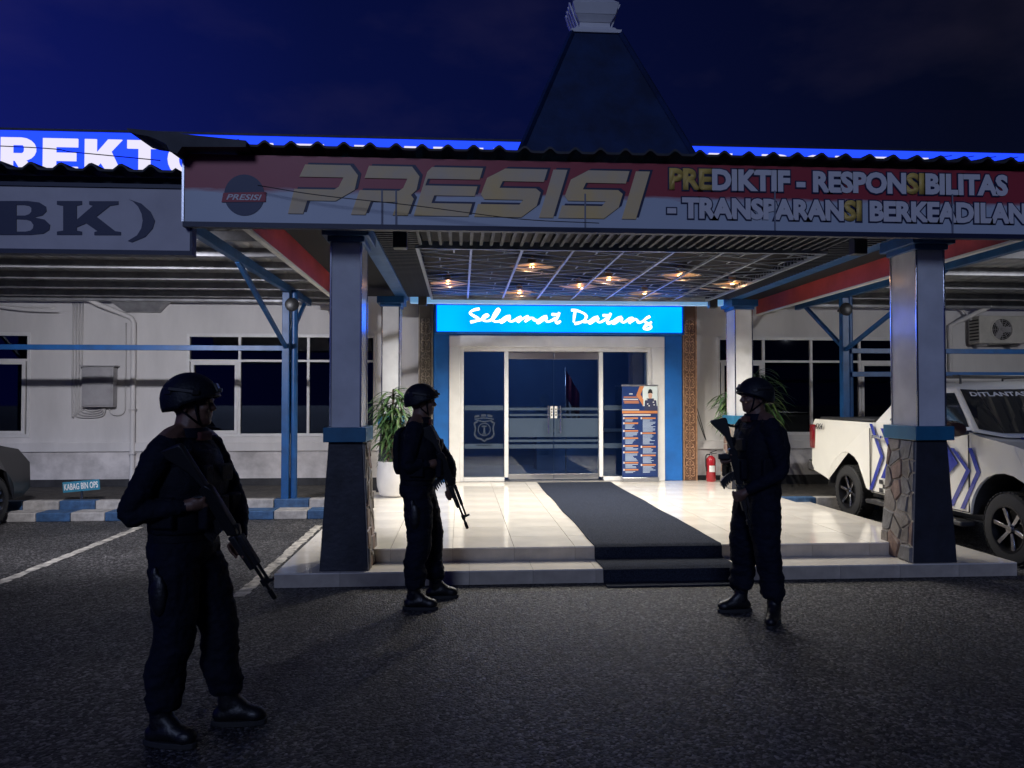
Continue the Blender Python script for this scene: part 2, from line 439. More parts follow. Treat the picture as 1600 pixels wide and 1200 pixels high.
# kerbs: two steps of blocks painted blue and white
M_KERB_B = mat('kerb_blue', (0.030, 0.085, 0.19), 0.7, var=0.45, vscale=9, bump=0.4, bscale=40)
M_KERB_W = mat('kerb_white', (0.36, 0.34, 0.32), 0.75, var=0.35, vscale=8, bump=0.4, bscale=40)
def kerb(y0, y1, z0, z1, xa, xb, off, parts=0.46):
    k = thing('kerb', None, None, (xa, y0, 0), kind='structure')
    x = xb; i = off
    mA = MB().box(-parts / 2 + .004, parts / 2 - .004, 0, y1 - y0, 0, z1 - z0)
    me = [mA.mesh('kerb_block', M_KERB_B), mA.mesh('kerb_block', M_KERB_W)]
    while x > xa:
        o = inst(me[i % 2], 'kerb_block', k, (x - parts / 2, y0 + random.uniform(-.004, .004), z0))
        b = o.modifiers.new('bevel', 'BEVEL'); b.width = .012; b.segments = 2
        x -= parts; i += 1
kerb(10.85, 11.18, 0, .125, -9.2, -1.70, 0)
kerb(11.18, 11.34, 0, .245, -9.2, -1.70, 1, .5)
kerb(11.18, 11.34, 0, .20, 5.2, 9.9, 1, .5)
M_SOIL = mat('soil', (0.05, 0.045, 0.04), 0.95, var=0.5, vscale=12, bump=0.8, bscale=30)
o = MB().box(-12, -1.72, 11.345, 13.34, 0.0, .205).build('planting_bed', M_SOIL); o['kind'] = 'structure'
o = MB().box(5.0, 12, 11.345, 13.34, 0.0, .16).build('planting_bed', M_SOIL); o['kind'] = 'structure'

# entrance platform: slab, floor tiles, step
PX0, PX1, PY0, PY1, PZ = -1.26, 4.66, 7.30, 13.10, .26
SX0, SX1, SY0, SZ = -1.66, 5.30, 6.90, .13
plat = thing('entrance_platform', None, None, (1.7, PY0, 0), kind='structure')
MB().box(PX0 + .012, PX1 - .012, PY0 + .012, PY1 + .2, 0, PZ - .012).build('slab', M_GROUT, plat)
nx, ny = 10, 10
tw, tl = (PX1 - PX0) / nx, (PY1 - PY0) / ny
tm = MB().box(-tw / 2 + .0025, tw / 2 - .0025, -tl / 2 + .0025, tl / 2 - .0025, -.012, 0).mesh('tile', M_TILE)
for i in range(nx):
    for j in range(ny):
        inst(tm, 'tile', plat, (PX0 + (i + .5) * tw, PY0 + (j + .5) * tl, PZ + random.uniform(-.0004, .0004)),
             (random.uniform(-.0012, .0012), random.uniform(-.0012, .0012), 0))
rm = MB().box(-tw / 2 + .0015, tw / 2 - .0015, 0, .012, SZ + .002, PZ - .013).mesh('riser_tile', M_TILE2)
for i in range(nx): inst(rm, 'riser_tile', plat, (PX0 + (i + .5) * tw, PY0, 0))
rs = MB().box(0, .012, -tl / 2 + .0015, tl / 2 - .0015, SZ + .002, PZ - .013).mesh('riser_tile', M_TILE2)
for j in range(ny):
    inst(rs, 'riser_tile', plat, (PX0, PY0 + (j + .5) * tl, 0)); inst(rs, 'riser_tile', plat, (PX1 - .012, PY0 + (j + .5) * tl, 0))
step = thing('entrance_step', None, None, (1.7, SY0, 0), kind='structure')
MB().box(SX0 + .012, SX1 - .012, SY0 + .012, PY1, 0, SZ - .012).build('slab', M_GROUT, step)
n = 12; w = (SX1 - SX0) / n
t1 = MB().box(-w / 2 + .0015, w / 2 - .0015, 0, PY0 - SY0 - .001, SZ - .012, SZ).mesh('tile', M_TILE)
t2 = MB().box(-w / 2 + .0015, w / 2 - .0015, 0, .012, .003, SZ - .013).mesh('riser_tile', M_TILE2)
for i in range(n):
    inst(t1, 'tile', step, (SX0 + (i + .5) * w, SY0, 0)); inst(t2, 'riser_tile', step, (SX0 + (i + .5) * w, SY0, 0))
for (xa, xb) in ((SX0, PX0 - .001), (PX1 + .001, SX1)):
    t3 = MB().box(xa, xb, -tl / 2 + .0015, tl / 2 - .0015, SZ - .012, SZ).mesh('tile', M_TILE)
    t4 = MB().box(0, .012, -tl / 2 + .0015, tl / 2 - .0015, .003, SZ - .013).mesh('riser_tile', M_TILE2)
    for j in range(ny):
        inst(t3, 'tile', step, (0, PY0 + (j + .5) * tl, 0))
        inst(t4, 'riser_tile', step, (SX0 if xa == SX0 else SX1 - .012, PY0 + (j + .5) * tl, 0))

# runner carpet down the steps
prof = [(12.88, PZ + .004)]
y = 12.8
while y > 7.33: prof.append((y, PZ + .004 + .002 * math.sin(y * 5))); y -= .12
prof += [(7.31, PZ + .004), (7.288, PZ - .008), (7.285, SZ + .03), (7.26, SZ + .008), (7.1, SZ + .004), (6.92, SZ + .006), (6.888, SZ - .008), (6.882, .04), (6.865, .008), (6.80, .005), (6.71, .005)]
cb = MB(); xs = [1.30 + (2.56 - 1.30) * k / 10 for k in range(11)]
top = []; 
for (yy, zz) in prof:
    row = []
    for k, x in enumerate(xs):
        xx = x + (.008 * math.sin(yy * 3.1) if k in (0, 10) else 0)
        d = .011 + .0025 * noise.noise((x * 3, yy * 3, 0))
        row.append((xx, yy, zz, d))
    top.append(row)
vs = []; fs = []
for i, row in enumerate(top):
    a = Vector(prof[max(0, i - 1)]); b = Vector(prof[min(len(prof) - 1, i + 1)]); t = (b - a).normalized()
    nrm = (t.y, -t.x)  # turned so that it points up/out
    if nrm[1] < 0 and abs(nrm[1]) > .1: nrm = (-nrm[0], -nrm[1])
    if abs(nrm[1]) <= .1: nrm = (-1, 0)
    for (x, yy, zz, d) in row: vs.append((x, yy + nrm[0] * d, zz + nrm[1] * d))
nb = len(vs)
for row in top:
    for (x, yy, zz, d) in row: vs.append((x, yy, zz))
W_ = len(xs)
for i in range(len(prof) - 1):
    for k in range(W_ - 1):
        a = i * W_ + k; fs += [(a, a + 1, a + W_ + 1, a + W_), (nb + a, nb + a + W_, nb + a + W_ + 1, nb + a + 1)]
    for k in (0, W_ - 1):
        a = i * W_ + k; fs.append((a, a + W_, nb + a + W_, nb + a))
for k in range(W_ - 1):
    for i in (0, len(prof) - 1):
        a = i * W_ + k; fs.append((a, a + 1, nb + a + 1, nb + a))
tag(cb.add(vs, fs).build('runner_carpet', M_CARPET, smooth='auto'), 'long dark blue grey runner carpet from the glass doors down the steps', 'carpet')

# ================================================================== MAIN BUILDING
WY = 13.35
bld = thing('office_building', 'long white single storey office with dark windows and blue framed glass entrance', 'building', (1.7, WY, 0))
openings = [(-9.35, -7.30, 1.05, 2.82), (-4.71, -1.48, 1.05, 2.82), (-.20, 3.58, .20, 2.80), (4.62, 8.95, 1.05, 2.82)]
wb = MB(); x = -13.0; ZT = 4.9
for (a, b, z0, z1) in openings:
    wb.box(x, a, WY, WY + .2, 0, ZT); wb.box(a, b, WY, WY + .2, z1, ZT)
    if z0 > .3: wb.box(a, b, WY, WY + .2, 0, z0)
    x = b
wb.box(x, 15, WY, WY + .2, 0, ZT)
wb.build('wall', M_WALL, bld)
# raised sill band, lower wall, black plinth
for (a, b) in ((-13, -.76), (4.20, 15)):
    MB().box(a, b, WY - .055, WY - .002, .80, .955).build('sill_band', M_WALL, bld, bevel=.006)
    MB().box(a, b, WY - .02, WY - .002, .33, .80).build('lower_wall', M_WALL_LOW, bld)
    MB().box(a, b, WY - .026, WY - .0035, 0, .33).build('plinth', M_BLACK_BAND, bld)
# room behind the glass
rb = MB()
rb.box(-13, 15, 17.2, 17.3, 0, 3.4); rb.box(-13, 15, WY + .2, 17.2, 3.4, 3.5); rb.box(-13, 15, WY + .2, 17.2, .1, .2)
rb.box(-13, -12.9, WY + .2, 17.2, .2, 3.4); rb.box(14.9, 15, WY + .2, 17.2, .2, 3.4)
rb.box(-1.2, -1.1, WY + .2, 17.2, .2, 3.4); rb.box(4.4, 4.5, WY + .2, 17.2, .2, 3.4)
rb.build('inner_room', M_ROOM, bld)
MB().box(-13, 15, WY + .2, 22, 4.7, 4.9).build('roof_slab', M_ROOFSHEET, bld)
# lobby pieces dimly seen through the doors
ld = thing('reception_desk', 'dim grey reception desk seen through the glass doors', 'desk', (2.6, 16, .2))
MB().box(1.6, 3.6, 15.9, 16.5, .2, 1.0).build('body', M_ROOM, ld, bevel=.01)
MB().box(1.55, 3.65, 15.85, 16.55, 1.002, 1.05).build('top', M_WHITE, ld, bevel=.008)
lp = thing('lobby_lamp', 'small round white ceiling lamp shining inside the lobby behind the doors', 'ceiling lamp', (1.35, 15.2, 3.3))
MB().lathe([(.11, 3.395), (.12, 3.39), (.12, 3.37), (.10, 3.36)], (1.35, 15.2, 0), 20).build('ring', M_WHITE, lp, smooth='auto')
MB().lathe([(.095, 3.361), (.095, 3.352), (.05, 3.348)], (1.35, 15.2, 0), 20).build('diffuser', emit('lobby_lamp_light', (.75, .87, 1.0), 5.0), lp)
l_ = bpy.data.lights.new('lobby_glow', 'POINT'); l_.energy = 24; l_.color = (.55, .75, 1.0); l_.shadow_soft_size = .1
lo_ = bpy.data.objects.new('lobby_glow', l_); COL.objects.link(lo_); lo_.location = (1.35, 15.2, 3.25); setp(lo_, lp)
M_FLAGRED = mat('flag_red', (0.22, 0.02, 0.03), 0.7); M_FLAGW = mat('flag_white', (0.3, 0.3, 0.3), 0.7)
fl = thing('flag_stand', 'red and white flag hanging on a pole inside the lobby', 'flag', (2.15, 15.4, .2))
MB().tube([(2.15, 15.4, .2), (2.15, 15.4, 2.35)], .015).build('pole', M_STEEL, fl, smooth=True)
fb = MB()
for k in range(8):
    a = k / 8; b = (k + 1) / 8
    fb.add([(2.16 + .28 * a, 15.4 + .05 * math.sin(a * 14), 2.3 - .5 * a), (2.16 + .28 * b, 15.4 + .05 * math.sin(b * 14), 2.3 - .5 * b), (2.16 + .28 * b, 15.4 + .05 * math.sin(b * 14), 1.75 - .5 * b), (2.16 + .28 * a, 15.4 + .05 * math.sin(a * 14), 1.75 - .5 * a)], [(0, 1, 2, 3)], 0)
    fb.add([(2.16 + .28 * a, 15.4 + .05 * math.sin(a * 14), 1.75 - .5 * a), (2.16 + .28 * b, 15.4 + .05 * math.sin(b * 14), 1.75 - .5 * b), (2.16 + .28 * b, 15.4 + .05 * math.sin(b * 14), 1.3 - .4 * b), (2.16 + .28 * a, 15.4 + .05 * math.sin(a * 14), 1.3 - .4 * a)], [(0, 1, 2, 3)], 1)
fbo = fb.build('cloth', [M_FLAGRED, M_FLAGW], fl, smooth=True); so = fbo.modifiers.new('t', 'SOLIDIFY'); so.thickness = .004

def window(x0, x1, z0, z1, mull, trans, sashes=()):
    """frame as the part, its panes and sashes as sub-parts"""
    f = MB(); y0, y1 = WY - .012, WY + .07; t = .05
    f.box(x0, x1, y0, y1, z1 - t, z1 + .004); f.box(x0, x1, y0, y1, z0 - .004, z0 + t)
    f.box(x0 - .004, x0 + t, y0 + .001, y1 - .001, z0 + t, z1 - t); f.box(x1 - t, x1 + .004, y0 + .001, y1 - .001, z0 + t, z1 - t)
    f.box(x0 + t, x1 - t, y0 + .004, y1 - .004, trans - .02, trans + .02)
    for m in mull:
        f.box(m - .022, m + .022, y0 + .002, y1 - .002, z0 + t, trans - .02); f.box(m - .022, m + .022, y0 + .002, y1 - .002, trans + .02, z1 - t)
    fr = f.build('window_frame', M_FRAME, bld, bevel=.004)
    xs = [x0 + t] + sorted(mull) + [x1 - t]
    for i in range(len(xs) - 1):
        for (a, b) in ((z0 + t, trans - .02), (trans + .02, z1 - t)):
            MB().box(xs[i] + .018, xs[i + 1] - .018, WY + .03, WY + .036, a - .002, b + .002).build('pane', M_PANE, fr)
        if i in sashes:
            s = MB(); a, b = xs[i] + .022, xs[i + 1] - .022; c, d = z0 + t, trans - .02; q = .055
            s.box(a, b, y0 - .012, y0 + .035, c, c + q); s.box(a, b, y0 - .012, y0 + .035, d - q, d)
            s.box(a, a + q, y0 - .0118, y0 + .0348, c + q, d - q); s.box(b - q, b, y0 - .0118, y0 + .0348, c + q, d - q)
            s.build('sash', M_FRAME, fr, bevel=.004)
window(-9.35, -7.30, 1.05, 2.82, [-8.33], 2.36, (1,))
window(-4.71, -1.48, 1.05, 2.82, [-3.82, -2.65], 2.36, (0,))
window(4.62, 8.95, 1.05, 2.82, [5.48, 6.37, 7.28, 8.15], 2.38, (0, 3))

# blue entrance portal, white trim, glass doors
pb = MB()
pb.box(-.47, -.20, 13.10, WY - .003, .262, 2.80); pb.box(3.58, 3.90, 13.10, WY - .003, .262, 2.80); pb.box(-.47, 3.90, 13.10, WY - .003, 2.80, 3.40)
pb.build('portal_panel', M_BLUE, bld, bevel=.004)
tb = MB()
tb.box(-.20, -.02, 13.07, 13.5, .262, 2.60); tb.box(3.36, 3.58, 13.07, 13.5, .262, 2.60); tb.box(-.20, 3.58, 13.07, 13.5, 2.60, 2.798)
tb.build('portal_trim', M_WHITE, bld, bevel=.008)
tb = MB(); tb.box(-.02, .05, 13.13, 13.4, .262, 2.60); tb.box(3.29, 3.36, 13.13, 13.4, .262, 2.60); tb.box(.05, 3.29, 13.13, 13.4, 2.53, 2.60)
tb.box(.76, .83, 13.16, 13.34, .33, 2.53); tb.box(2.43, 2.50, 13.16, 13.34, .33, 2.53); tb.box(.05, .76, 13.13, 13.4, .262, .335); tb.box(2.50, 3.29, 13.13, 13.4, .262, .335)
tb.build('door_frame', M_FRAME, bld, bevel=.005)
MB().box(.76, 2.50, 13.12, 13.42, .262, .275).build('threshold', M_STEEL, bld)
for (a, b) in ((.055, .755), (2.505, 3.285)):
    p = MB().box(a, b, 13.22, 13.23, .34, 2.525).build('side_pane', M_DOORGLASS, bld)
    for z in (1.50, .83):
        MB().box(a + .01, b - .01, 13.2165, 13.2195, z, z + .085).build('frosted_band', M_FROST, p)
for k, (a, b) in enumerate(((.835, 1.628), (1.638, 2.425))):
    d = MB().box(a, b, 13.22, 13.232, .345, 2.52).build('glass_door', M_DOORGLASS, bld)
    MB().box(a, b, 13.205, 13.247, .29, .385).build('bottom_rail', M_STEEL, d, bevel=.003)
    MB().box(a, b, 13.205, 13.247, 2.40, 2.52).build('top_rail', M_STEEL, d, bevel=.003)
    for (z0, z1) in ((1.50, 1.545), (1.40, 1.435), (1.03, 1.36), (.945, .985), (.83, .90)):
        MB().box(a + .004, b - .004, 13.2165, 13.2195, z0, z1).build('frosted_band', M_FROST, d)
    hx = b - .10 if k == 0 else a + .10
    h = MB(); h.tube([(hx, 13.15, 1.10), (hx, 13.15, 1.58)], .018, 10)
    for z in (1.15, 1.53): h.tube([(hx, 13.15, z), (hx, 13.22, z)], .010, 8)
    h.build('handle', M_CHROME, d, smooth='auto')
    sx = b - .055 if k == 0 else a + .01
    st = MB().box(sx, sx + .045, 13.2135, 13.2155, 1.36, 1.57).build('sticker', M_WHITE, d)
    for z in (1.40, 1.45, 1.50):
        MB().box(sx + .012, sx + .033, 13.2115, 13.213, z, z + .03).build('sticker_mark', M_DARKPAINT, d)
# frosted crest on the glass beside the door
cr = thing('door_crest', 'pale frosted shield crest stuck on the side pane of the entrance', 'sticker', (.41, 13.21, 1.2))
def shield(s): return [(a * s, b * s) for a, b in ((-.19, .12), (-.155, .135), (-.125, .17), (0, .145), (.125, .17), (.155, .135), (.19, .12), (.165, .02), (.185, -.09), (.14, -.16), (.05, -.185), (0, -.225), (-.05, -.185), (-.14, -.16), (-.185, -.09), (-.165, .02))]
def ring_poly(outer, inner, f, d0, d1):
    m = MB(); n = len(outer)
    for i in range(n):
        j = (i + 1) % n
        m.prism([outer[i], outer[j], inner[j], inner[i]], f, d0, d1)
    return m
fz = lambda a, b, d: (.41 + a, d, 1.165 + b)
ring_poly(shield(1.0), shield(.84), fz, 13.2175, 13.2195).build('shield', M_CREST, cr)
cir = [(.115 * math.cos(t), .115 * math.sin(t)) for t in [2 * math.pi * k / 28 for k in range(28)]]
cir2 = [(a * .86, b * .86) for a, b in cir]
ring_poly(cir, cir2, fz, 13.2165, 13.2185).build('ring', M_CREST, cr)
tp = MB(); tp.prism([(-.018, -.07), (.018, -.07), (.012, .04), (-.012, .04)], fz, 13.2165, 13.2185); tp.prism([(-.05, .045), (.05, .045), (.03, .07), (-.03, .07)], fz, 13.2165, 13.2185)
tp.prism([(-.035, -.088), (.035, -.088), (.035, -.073), (-.035, -.073)], fz, 13.2165, 13.2185)
tp.build('torch', M_CREST, cr)
rbn = MB()
for k in range(12):
    a0, a1 = -.17 + .34 * k / 12, -.17 + .34 * (k + 1) / 12
    c = lambda a: .245 - .9 * a * a
    if k % 4 != 3: rbn.prism([(a0, c(a0) - .02), (a1, c(a1) - .02), (a1, c(a1) + .022), (a0, c(a0) + .022)], fz, 13.2165, 13.2185)
    rbn.prism([(a0, c(a0) - .055), (a1, c(a1) - .055), (a1, c(a1) - .035), (a0, c(a0) - .035)], fz, 13.2165, 13.2185)
for k in range(9): rbn.prism([(-.14 + k * .031, -.285), (-.12 + k * .031, -.285), (-.12 + k * .031, -.265), (-.14 + k * .031, -.265)], fz, 13.2165, 13.2185)
rbn.build('ribbon', M_CREST, cr)

# carved ornamental panels either side of the portal
def carved(x0, x1, body, back, lit):
    c = MB().box(x0 + .012, x1 - .012, 13.12, WY - .003, .262, 3.38).build('carved_panel', back, bld)
    e = MB(); e.box(x0, x0 + .02, 13.085, 13.20, .262, 3.385); e.box(x1 - .02, x1, 13.085, 13.20, .262, 3.385)
    e.build('panel_edge', body, c)
    w = x1 - x0 - .045; cx = (x0 + x1) / 2; u = .312
    m = MB(); yb = 13.112
    def arc(cxx, cz, r, a0, a1, rr=.0105, shrink=1.0, n=9):
        pts = []
        for i in range(n + 1):
            t = a0 + (a1 - a0) * i / n; q = r * (1 + (shrink - 1) * i / n)
            pts.append((cxx + q * math.cos(t), yb, cz + q * math.sin(t)))
        m.tube(pts, [rr * (1 - .4 * i / n) for i in range(n + 1)], 5)
    for s in (-1, 1):
        a = lambda t: t if s > 0 else math.pi - t
        arc(s * w * .27, .07, w * .20, a(R(-150)), a(R(150)), shrink=.35)
        arc(s * w * .26, .20, w * .19, a(R(150)), a(R(-140)), shrink=.4)
        arc(s * w * .10, .135, w * .30, a(R(-70)), a(R(70)))
        arc(s * w * .42, .135, w * .16, a(R(100)), a(R(260)), rr=.007)
        arc(s * w * .20, .27, w * .16, a(R(-90)), a(R(120)), shrink=.5)
    arc(0, .0, w * .11, 0, 2 * math.pi, n=12, rr=.008); arc(0, .156, w * .10, 0, 2 * math.pi, n=12, rr=.008)
    m.tube([(0, yb, .02), (0, yb, .13)], .007, 5); m.tube([(0, yb, .18), (0, yb, .29)], .007, 5)
    me = m.mesh('carving', body); me.shade_smooth()
    k = 0; z = .30
    while z + u < 3.40:
        inst(me, 'carving', c, (cx, 0, z), (0, 0, 0)); z += u
carved(-.73, -.485, M_GREYCARVE, mat('carved_grey_back', (0.12, 0.10, 0.08), 0.6), False)
carved(3.915, 4.165, M_COPPER, M_COPPER_BACK, True)

# roof sign behind the canopy: lit blue panel with white letters
rsg = thing('roof_sign', 'long lit blue rooftop sign with big white letters behind the eaves', 'sign', (0, 13.6, 4.9))
MB().box(-12.5, 15.5, 13.60, 13.72, 5.05, 6.37).build('panel', M_SIGNBLUE, rsg)
fb = MB(); fb.box(-12.6, 15.6, 13.58, 13.74, 6.375, 6.41)
for k in range(15): fb.box(-12.4 + k * 2, -12.34 + k * 2, 13.75, 13.81, 4.9, 6.37)
fb.build('frame', M_DARKPAINT, rsg)
def thick(pieces, x, z0, h, wd, name='letter'):
    m = MB()
    for i, p in enumerate(pieces):
        m.prism(p, lambda a, b, d: (x + a * wd, d, z0 + b * h), 13.57 - .002 * (i % 3), 13.597)
    m.build(name, M_SIGNBLUE_W, rsg)
def bow(cx, cy, ro, ri, a0, a1, sy=1.0, n=9):
    """quads of a curved stroke"""
    out = []
    for k in range(n):
        t0, t1 = R(a0 + (a1 - a0) * k / n), R(a0 + (a1 - a0) * (k + 1) / n)
        out.append([(cx + ro[0] * math.cos(t0), cy + ro[1] * math.sin(t0)), (cx + ro[0] * math.cos(t1), cy + ro[1] * math.sin(t1)), (cx + ri[0] * math.cos(t1), cy + ri[1] * math.sin(t1)), (cx + ri[0] * math.cos(t0), cy + ri[1] * math.sin(t0))])
    return out
box4 = lambda a, b, c, d: [(a, b), (c, b), (c, d), (a, d)]
GL = {'D': [box4(0, 0, .34, 1), box4(.34, .77, .46, 1), box4(.34, 0, .46, .23)] + bow(.46, .5, (.54, .5), (.20, .27), -90, 90),
      'I': [box4(0, 0, 1, 1)],
      'R': [box4(0, 0, .34, 1), box4(.34, .80, .60, 1), box4(.34, .37, .60, .57), [(.40, .37), (.74, .37), (1.02, 0), (.64, 0)]] + bow(.60, .685, (.40, .315), (.07, .115), -90, 90),
      'E': [[(0, 0), (0, 1), (1, 1), (1, .77), (.37, .77), (.37, .61), (.95, .61), (.95, .39), (.37, .39), (.37, .23), (1, .23), (1, 0)]],
      'K': [box4(0, 0, .33, 1), [(.33, .62), (.66, 1), (1.05, 1), (.33, .24)], [(.50, .56), (.74, .68), (1.08, 0), (.70, 0), (.40, .42)]],
      'T': [[(0, 1), (1, 1), (1, .77), (.67, .77), (.67, 0), (.33, 0), (.33, .77), (0, .77)]],
      'O': bow(.5, .5, (.52, .51), (.20, .27), 0, 360, n=22),
      'A': [[(0, 0), (.32, 1), (.68, 1), (1, 0), (.68, 0), (.62, .2), (.38, .2), (.32, 0)]],
      'L': [[(0, 0), (0, 1), (.35, 1), (.35, .23), (1, .23), (1, 0)]],
      'U': [[(0, 1), (.34, 1), (.34, .35), (.42, .24), (.58, .24), (.66, .35), (.66, 1), (1, 1), (1, .3), (.8, 0), (.2, 0), (0, .3)]],
      'N': [[(0, 0), (0, 1), (.3, 1), (.68, .45), (.68, 1), (1, 1), (1, 0), (.72, 0), (.33, .55), (.33, 0)]],
      'S': [[(.2, 1), (.95, 1), (.95, .78), (.35, .78), (.35, .62), (.8, .62), (1, .5), (1, .15), (.8, 0), (.05, 0), (.05, .22), (.65, .22), (.65, .38), (.2, .38), (0, .5), (0, .85)]],
      'P': [box4(0, 0, .34, 1), box4(.34, .80, .60, 1), box4(.34, .37, .60, .57)] + bow(.60, .685, (.40, .315), (.07, .115), -90, 90)}
xpos = -7.965 - .703 - .318
for ch in 'DIREKTORAT LALU LINTAS POLDA':
    wd = {'I': .20, ' ': .30, 'K': .60}.get(ch, .585)
    if ch != ' ': thick(GL[ch], xpos, 5.60, .64, wd)
    xpos += wd + .118

# welcome sign over the doors
ws = thing('welcome_sign', 'glowing cyan light box with white script letters above the glass doors', 'sign', (1.7, 13.0, 2.85))
MB().box(-.41, 3.87, 12.995, 13.095, 2.86, 3.31).build('light_box', M_SIGNCYAN, ws)
fb = MB(); fb.box(-.45, 3.91, 12.985, 13.097, 3.312, 3.35); fb.box(-.45, 3.91, 12.985, 13.097, 2.82, 2.858)
fb.box(-.45, -.412, 12.985, 13.097, 2.858, 3.312); fb.box(3.872, 3.91, 12.985, 13.097, 2.858, 3.312)
fb.build('frame', M_BLUE, ws, bevel=.004)
SA = [[(280, 85), (190, 108), (130, 155), (190, 205), (262, 248), (230, 285), (135, 308)], [(225, 280), (300, 266), (372, 228), (408, 195), (370, 184), (330, 225), (342, 275), (400, 288), (465, 262), (530, 200), (580, 115), (556, 92), (500, 170), (480, 250), (510, 293), (575, 290), (605, 270)],
      [(752, 202), (680, 222), (612, 272), (604, 302), (642, 298), (715, 240)], [(742, 212), (728, 268), (768, 292), (850, 252), (912, 214), (885, 262), (868, 298), (940, 245), (1020, 208), (995, 260), (975, 300)], [(985, 285), (1050, 238), (1105, 235), (1115, 262), (1170, 272)],
      [(1318, 202), (1250, 222), (1182, 270), (1168, 305), (1205, 303), (1288, 242)], [(1308, 212), (1298, 268), (1338, 292), (1420, 252), (1450, 225)], [(1508, 135), (1475, 220), (1450, 288), (1478, 310), (1528, 278)], [(1385, 168), (1440, 172), (1505, 162)]]
SB = [[(252, 120), (238, 200), (230, 300)], [(190, 95), (280, 105), (380, 145), (425, 195), (400, 255), (330, 300), (240, 322)], [(370, 286), (420, 288), (465, 283)], [(612, 203), (540, 230), (468, 283), (478, 310), (530, 287), (600, 232)], [(615, 215), (600, 268), (640, 295), (740, 237), (765, 215)],
      [(808, 140), (772, 225), (750, 298), (780, 310), (832, 278)], [(680, 178), (740, 182), (812, 172)], [(982, 203), (910, 230), (838, 283), (846, 310), (900, 290), (970, 232)], [(985, 215), (973, 268), (1010, 295), (1095, 237), (1150, 220), (1120, 265), (1095, 312)], [(1105, 290), (1180, 243), (1220, 250), (1235, 285), (1280, 290), (1345, 248)],
      [(1425, 190), (1370, 220), (1332, 260), (1370, 302), (1430, 340), (1440, 375), (1380, 405), (1325, 393), (1350, 350), (1400, 320), (1448, 283)]]
MB().box(-.40, 3.86, 13.0, 13.03, 3.352, 3.372).build('added_glow_strip', emit('added_cyan_glow', (.04, .42, 1.0), 30.0), ws)  # unseen glowing strip added to spill cyan over columns and lattice
for base, strokes in ((720, SA), (870, SB)):
    lt = MB()
    for st in strokes:
        pts = [(-.41 + (base + px / 10 - 683) * 4.28 / 380, 12.985, 3.31 - (475 + py / 10 - 478) * .45 / 43) for px, py in st]
        pp = catmull([Vector(p) for p in pts], 5)
        rr = [.0225 + .004 * math.sin(i * .5) for i in range(len(pp))]
        lt.tube(pp, rr, 8, flat=(1, .6, 1))
    lt.build('lettering', M_SIGNWHITE, ws, smooth=True)
# ================================================================== COLUMNS
def clip(poly, p, n):
    out = []
    for i in range(len(poly)):
        a, b = poly[i], poly[(i + 1) % len(poly)]
        da = (a[0] - p[0]) * n[0] + (a[1] - p[1]) * n[1]; db = (b[0] - p[0]) * n[0] + (b[1] - p[1]) * n[1]
        if da <= 0: out.append(a)
        if da * db < 0:
            t = da / (da - db); out.append((a[0] + (b[0] - a[0]) * t, a[1] + (b[1] - a[1]) * t))
    return out
def cells(w, h, n, gap, rnd):
    pts = []
    while len(pts) < n:
        p = (rnd.uniform(0, w), rnd.uniform(0, h))
        if all((p[0] - q[0]) ** 2 + (p[1] - q[1]) ** 2 > (.62 * math.sqrt(w * h / n)) ** 2 for q in pts): pts.append(p)
    res = []
    for i, p in enumerate(pts):
        poly = [(.004, .004), (w - .004, .004), (w - .004, h - .004), (.004, h - .004)]
        for j, q in enumerate(pts):
            if i == j: continue
            mx, my = (p[0] + q[0]) / 2, (p[1] + q[1]) / 2; nx, ny = q[0] - p[0], q[1] - p[1]; l = math.hypot(nx, ny); nx /= l; ny /= l
            poly = clip(poly, (mx - nx * gap / 2, my - ny * gap / 2), (nx, ny))
            if len(poly) < 3: break
        if len(poly) >= 3: res.append(poly)
    return res

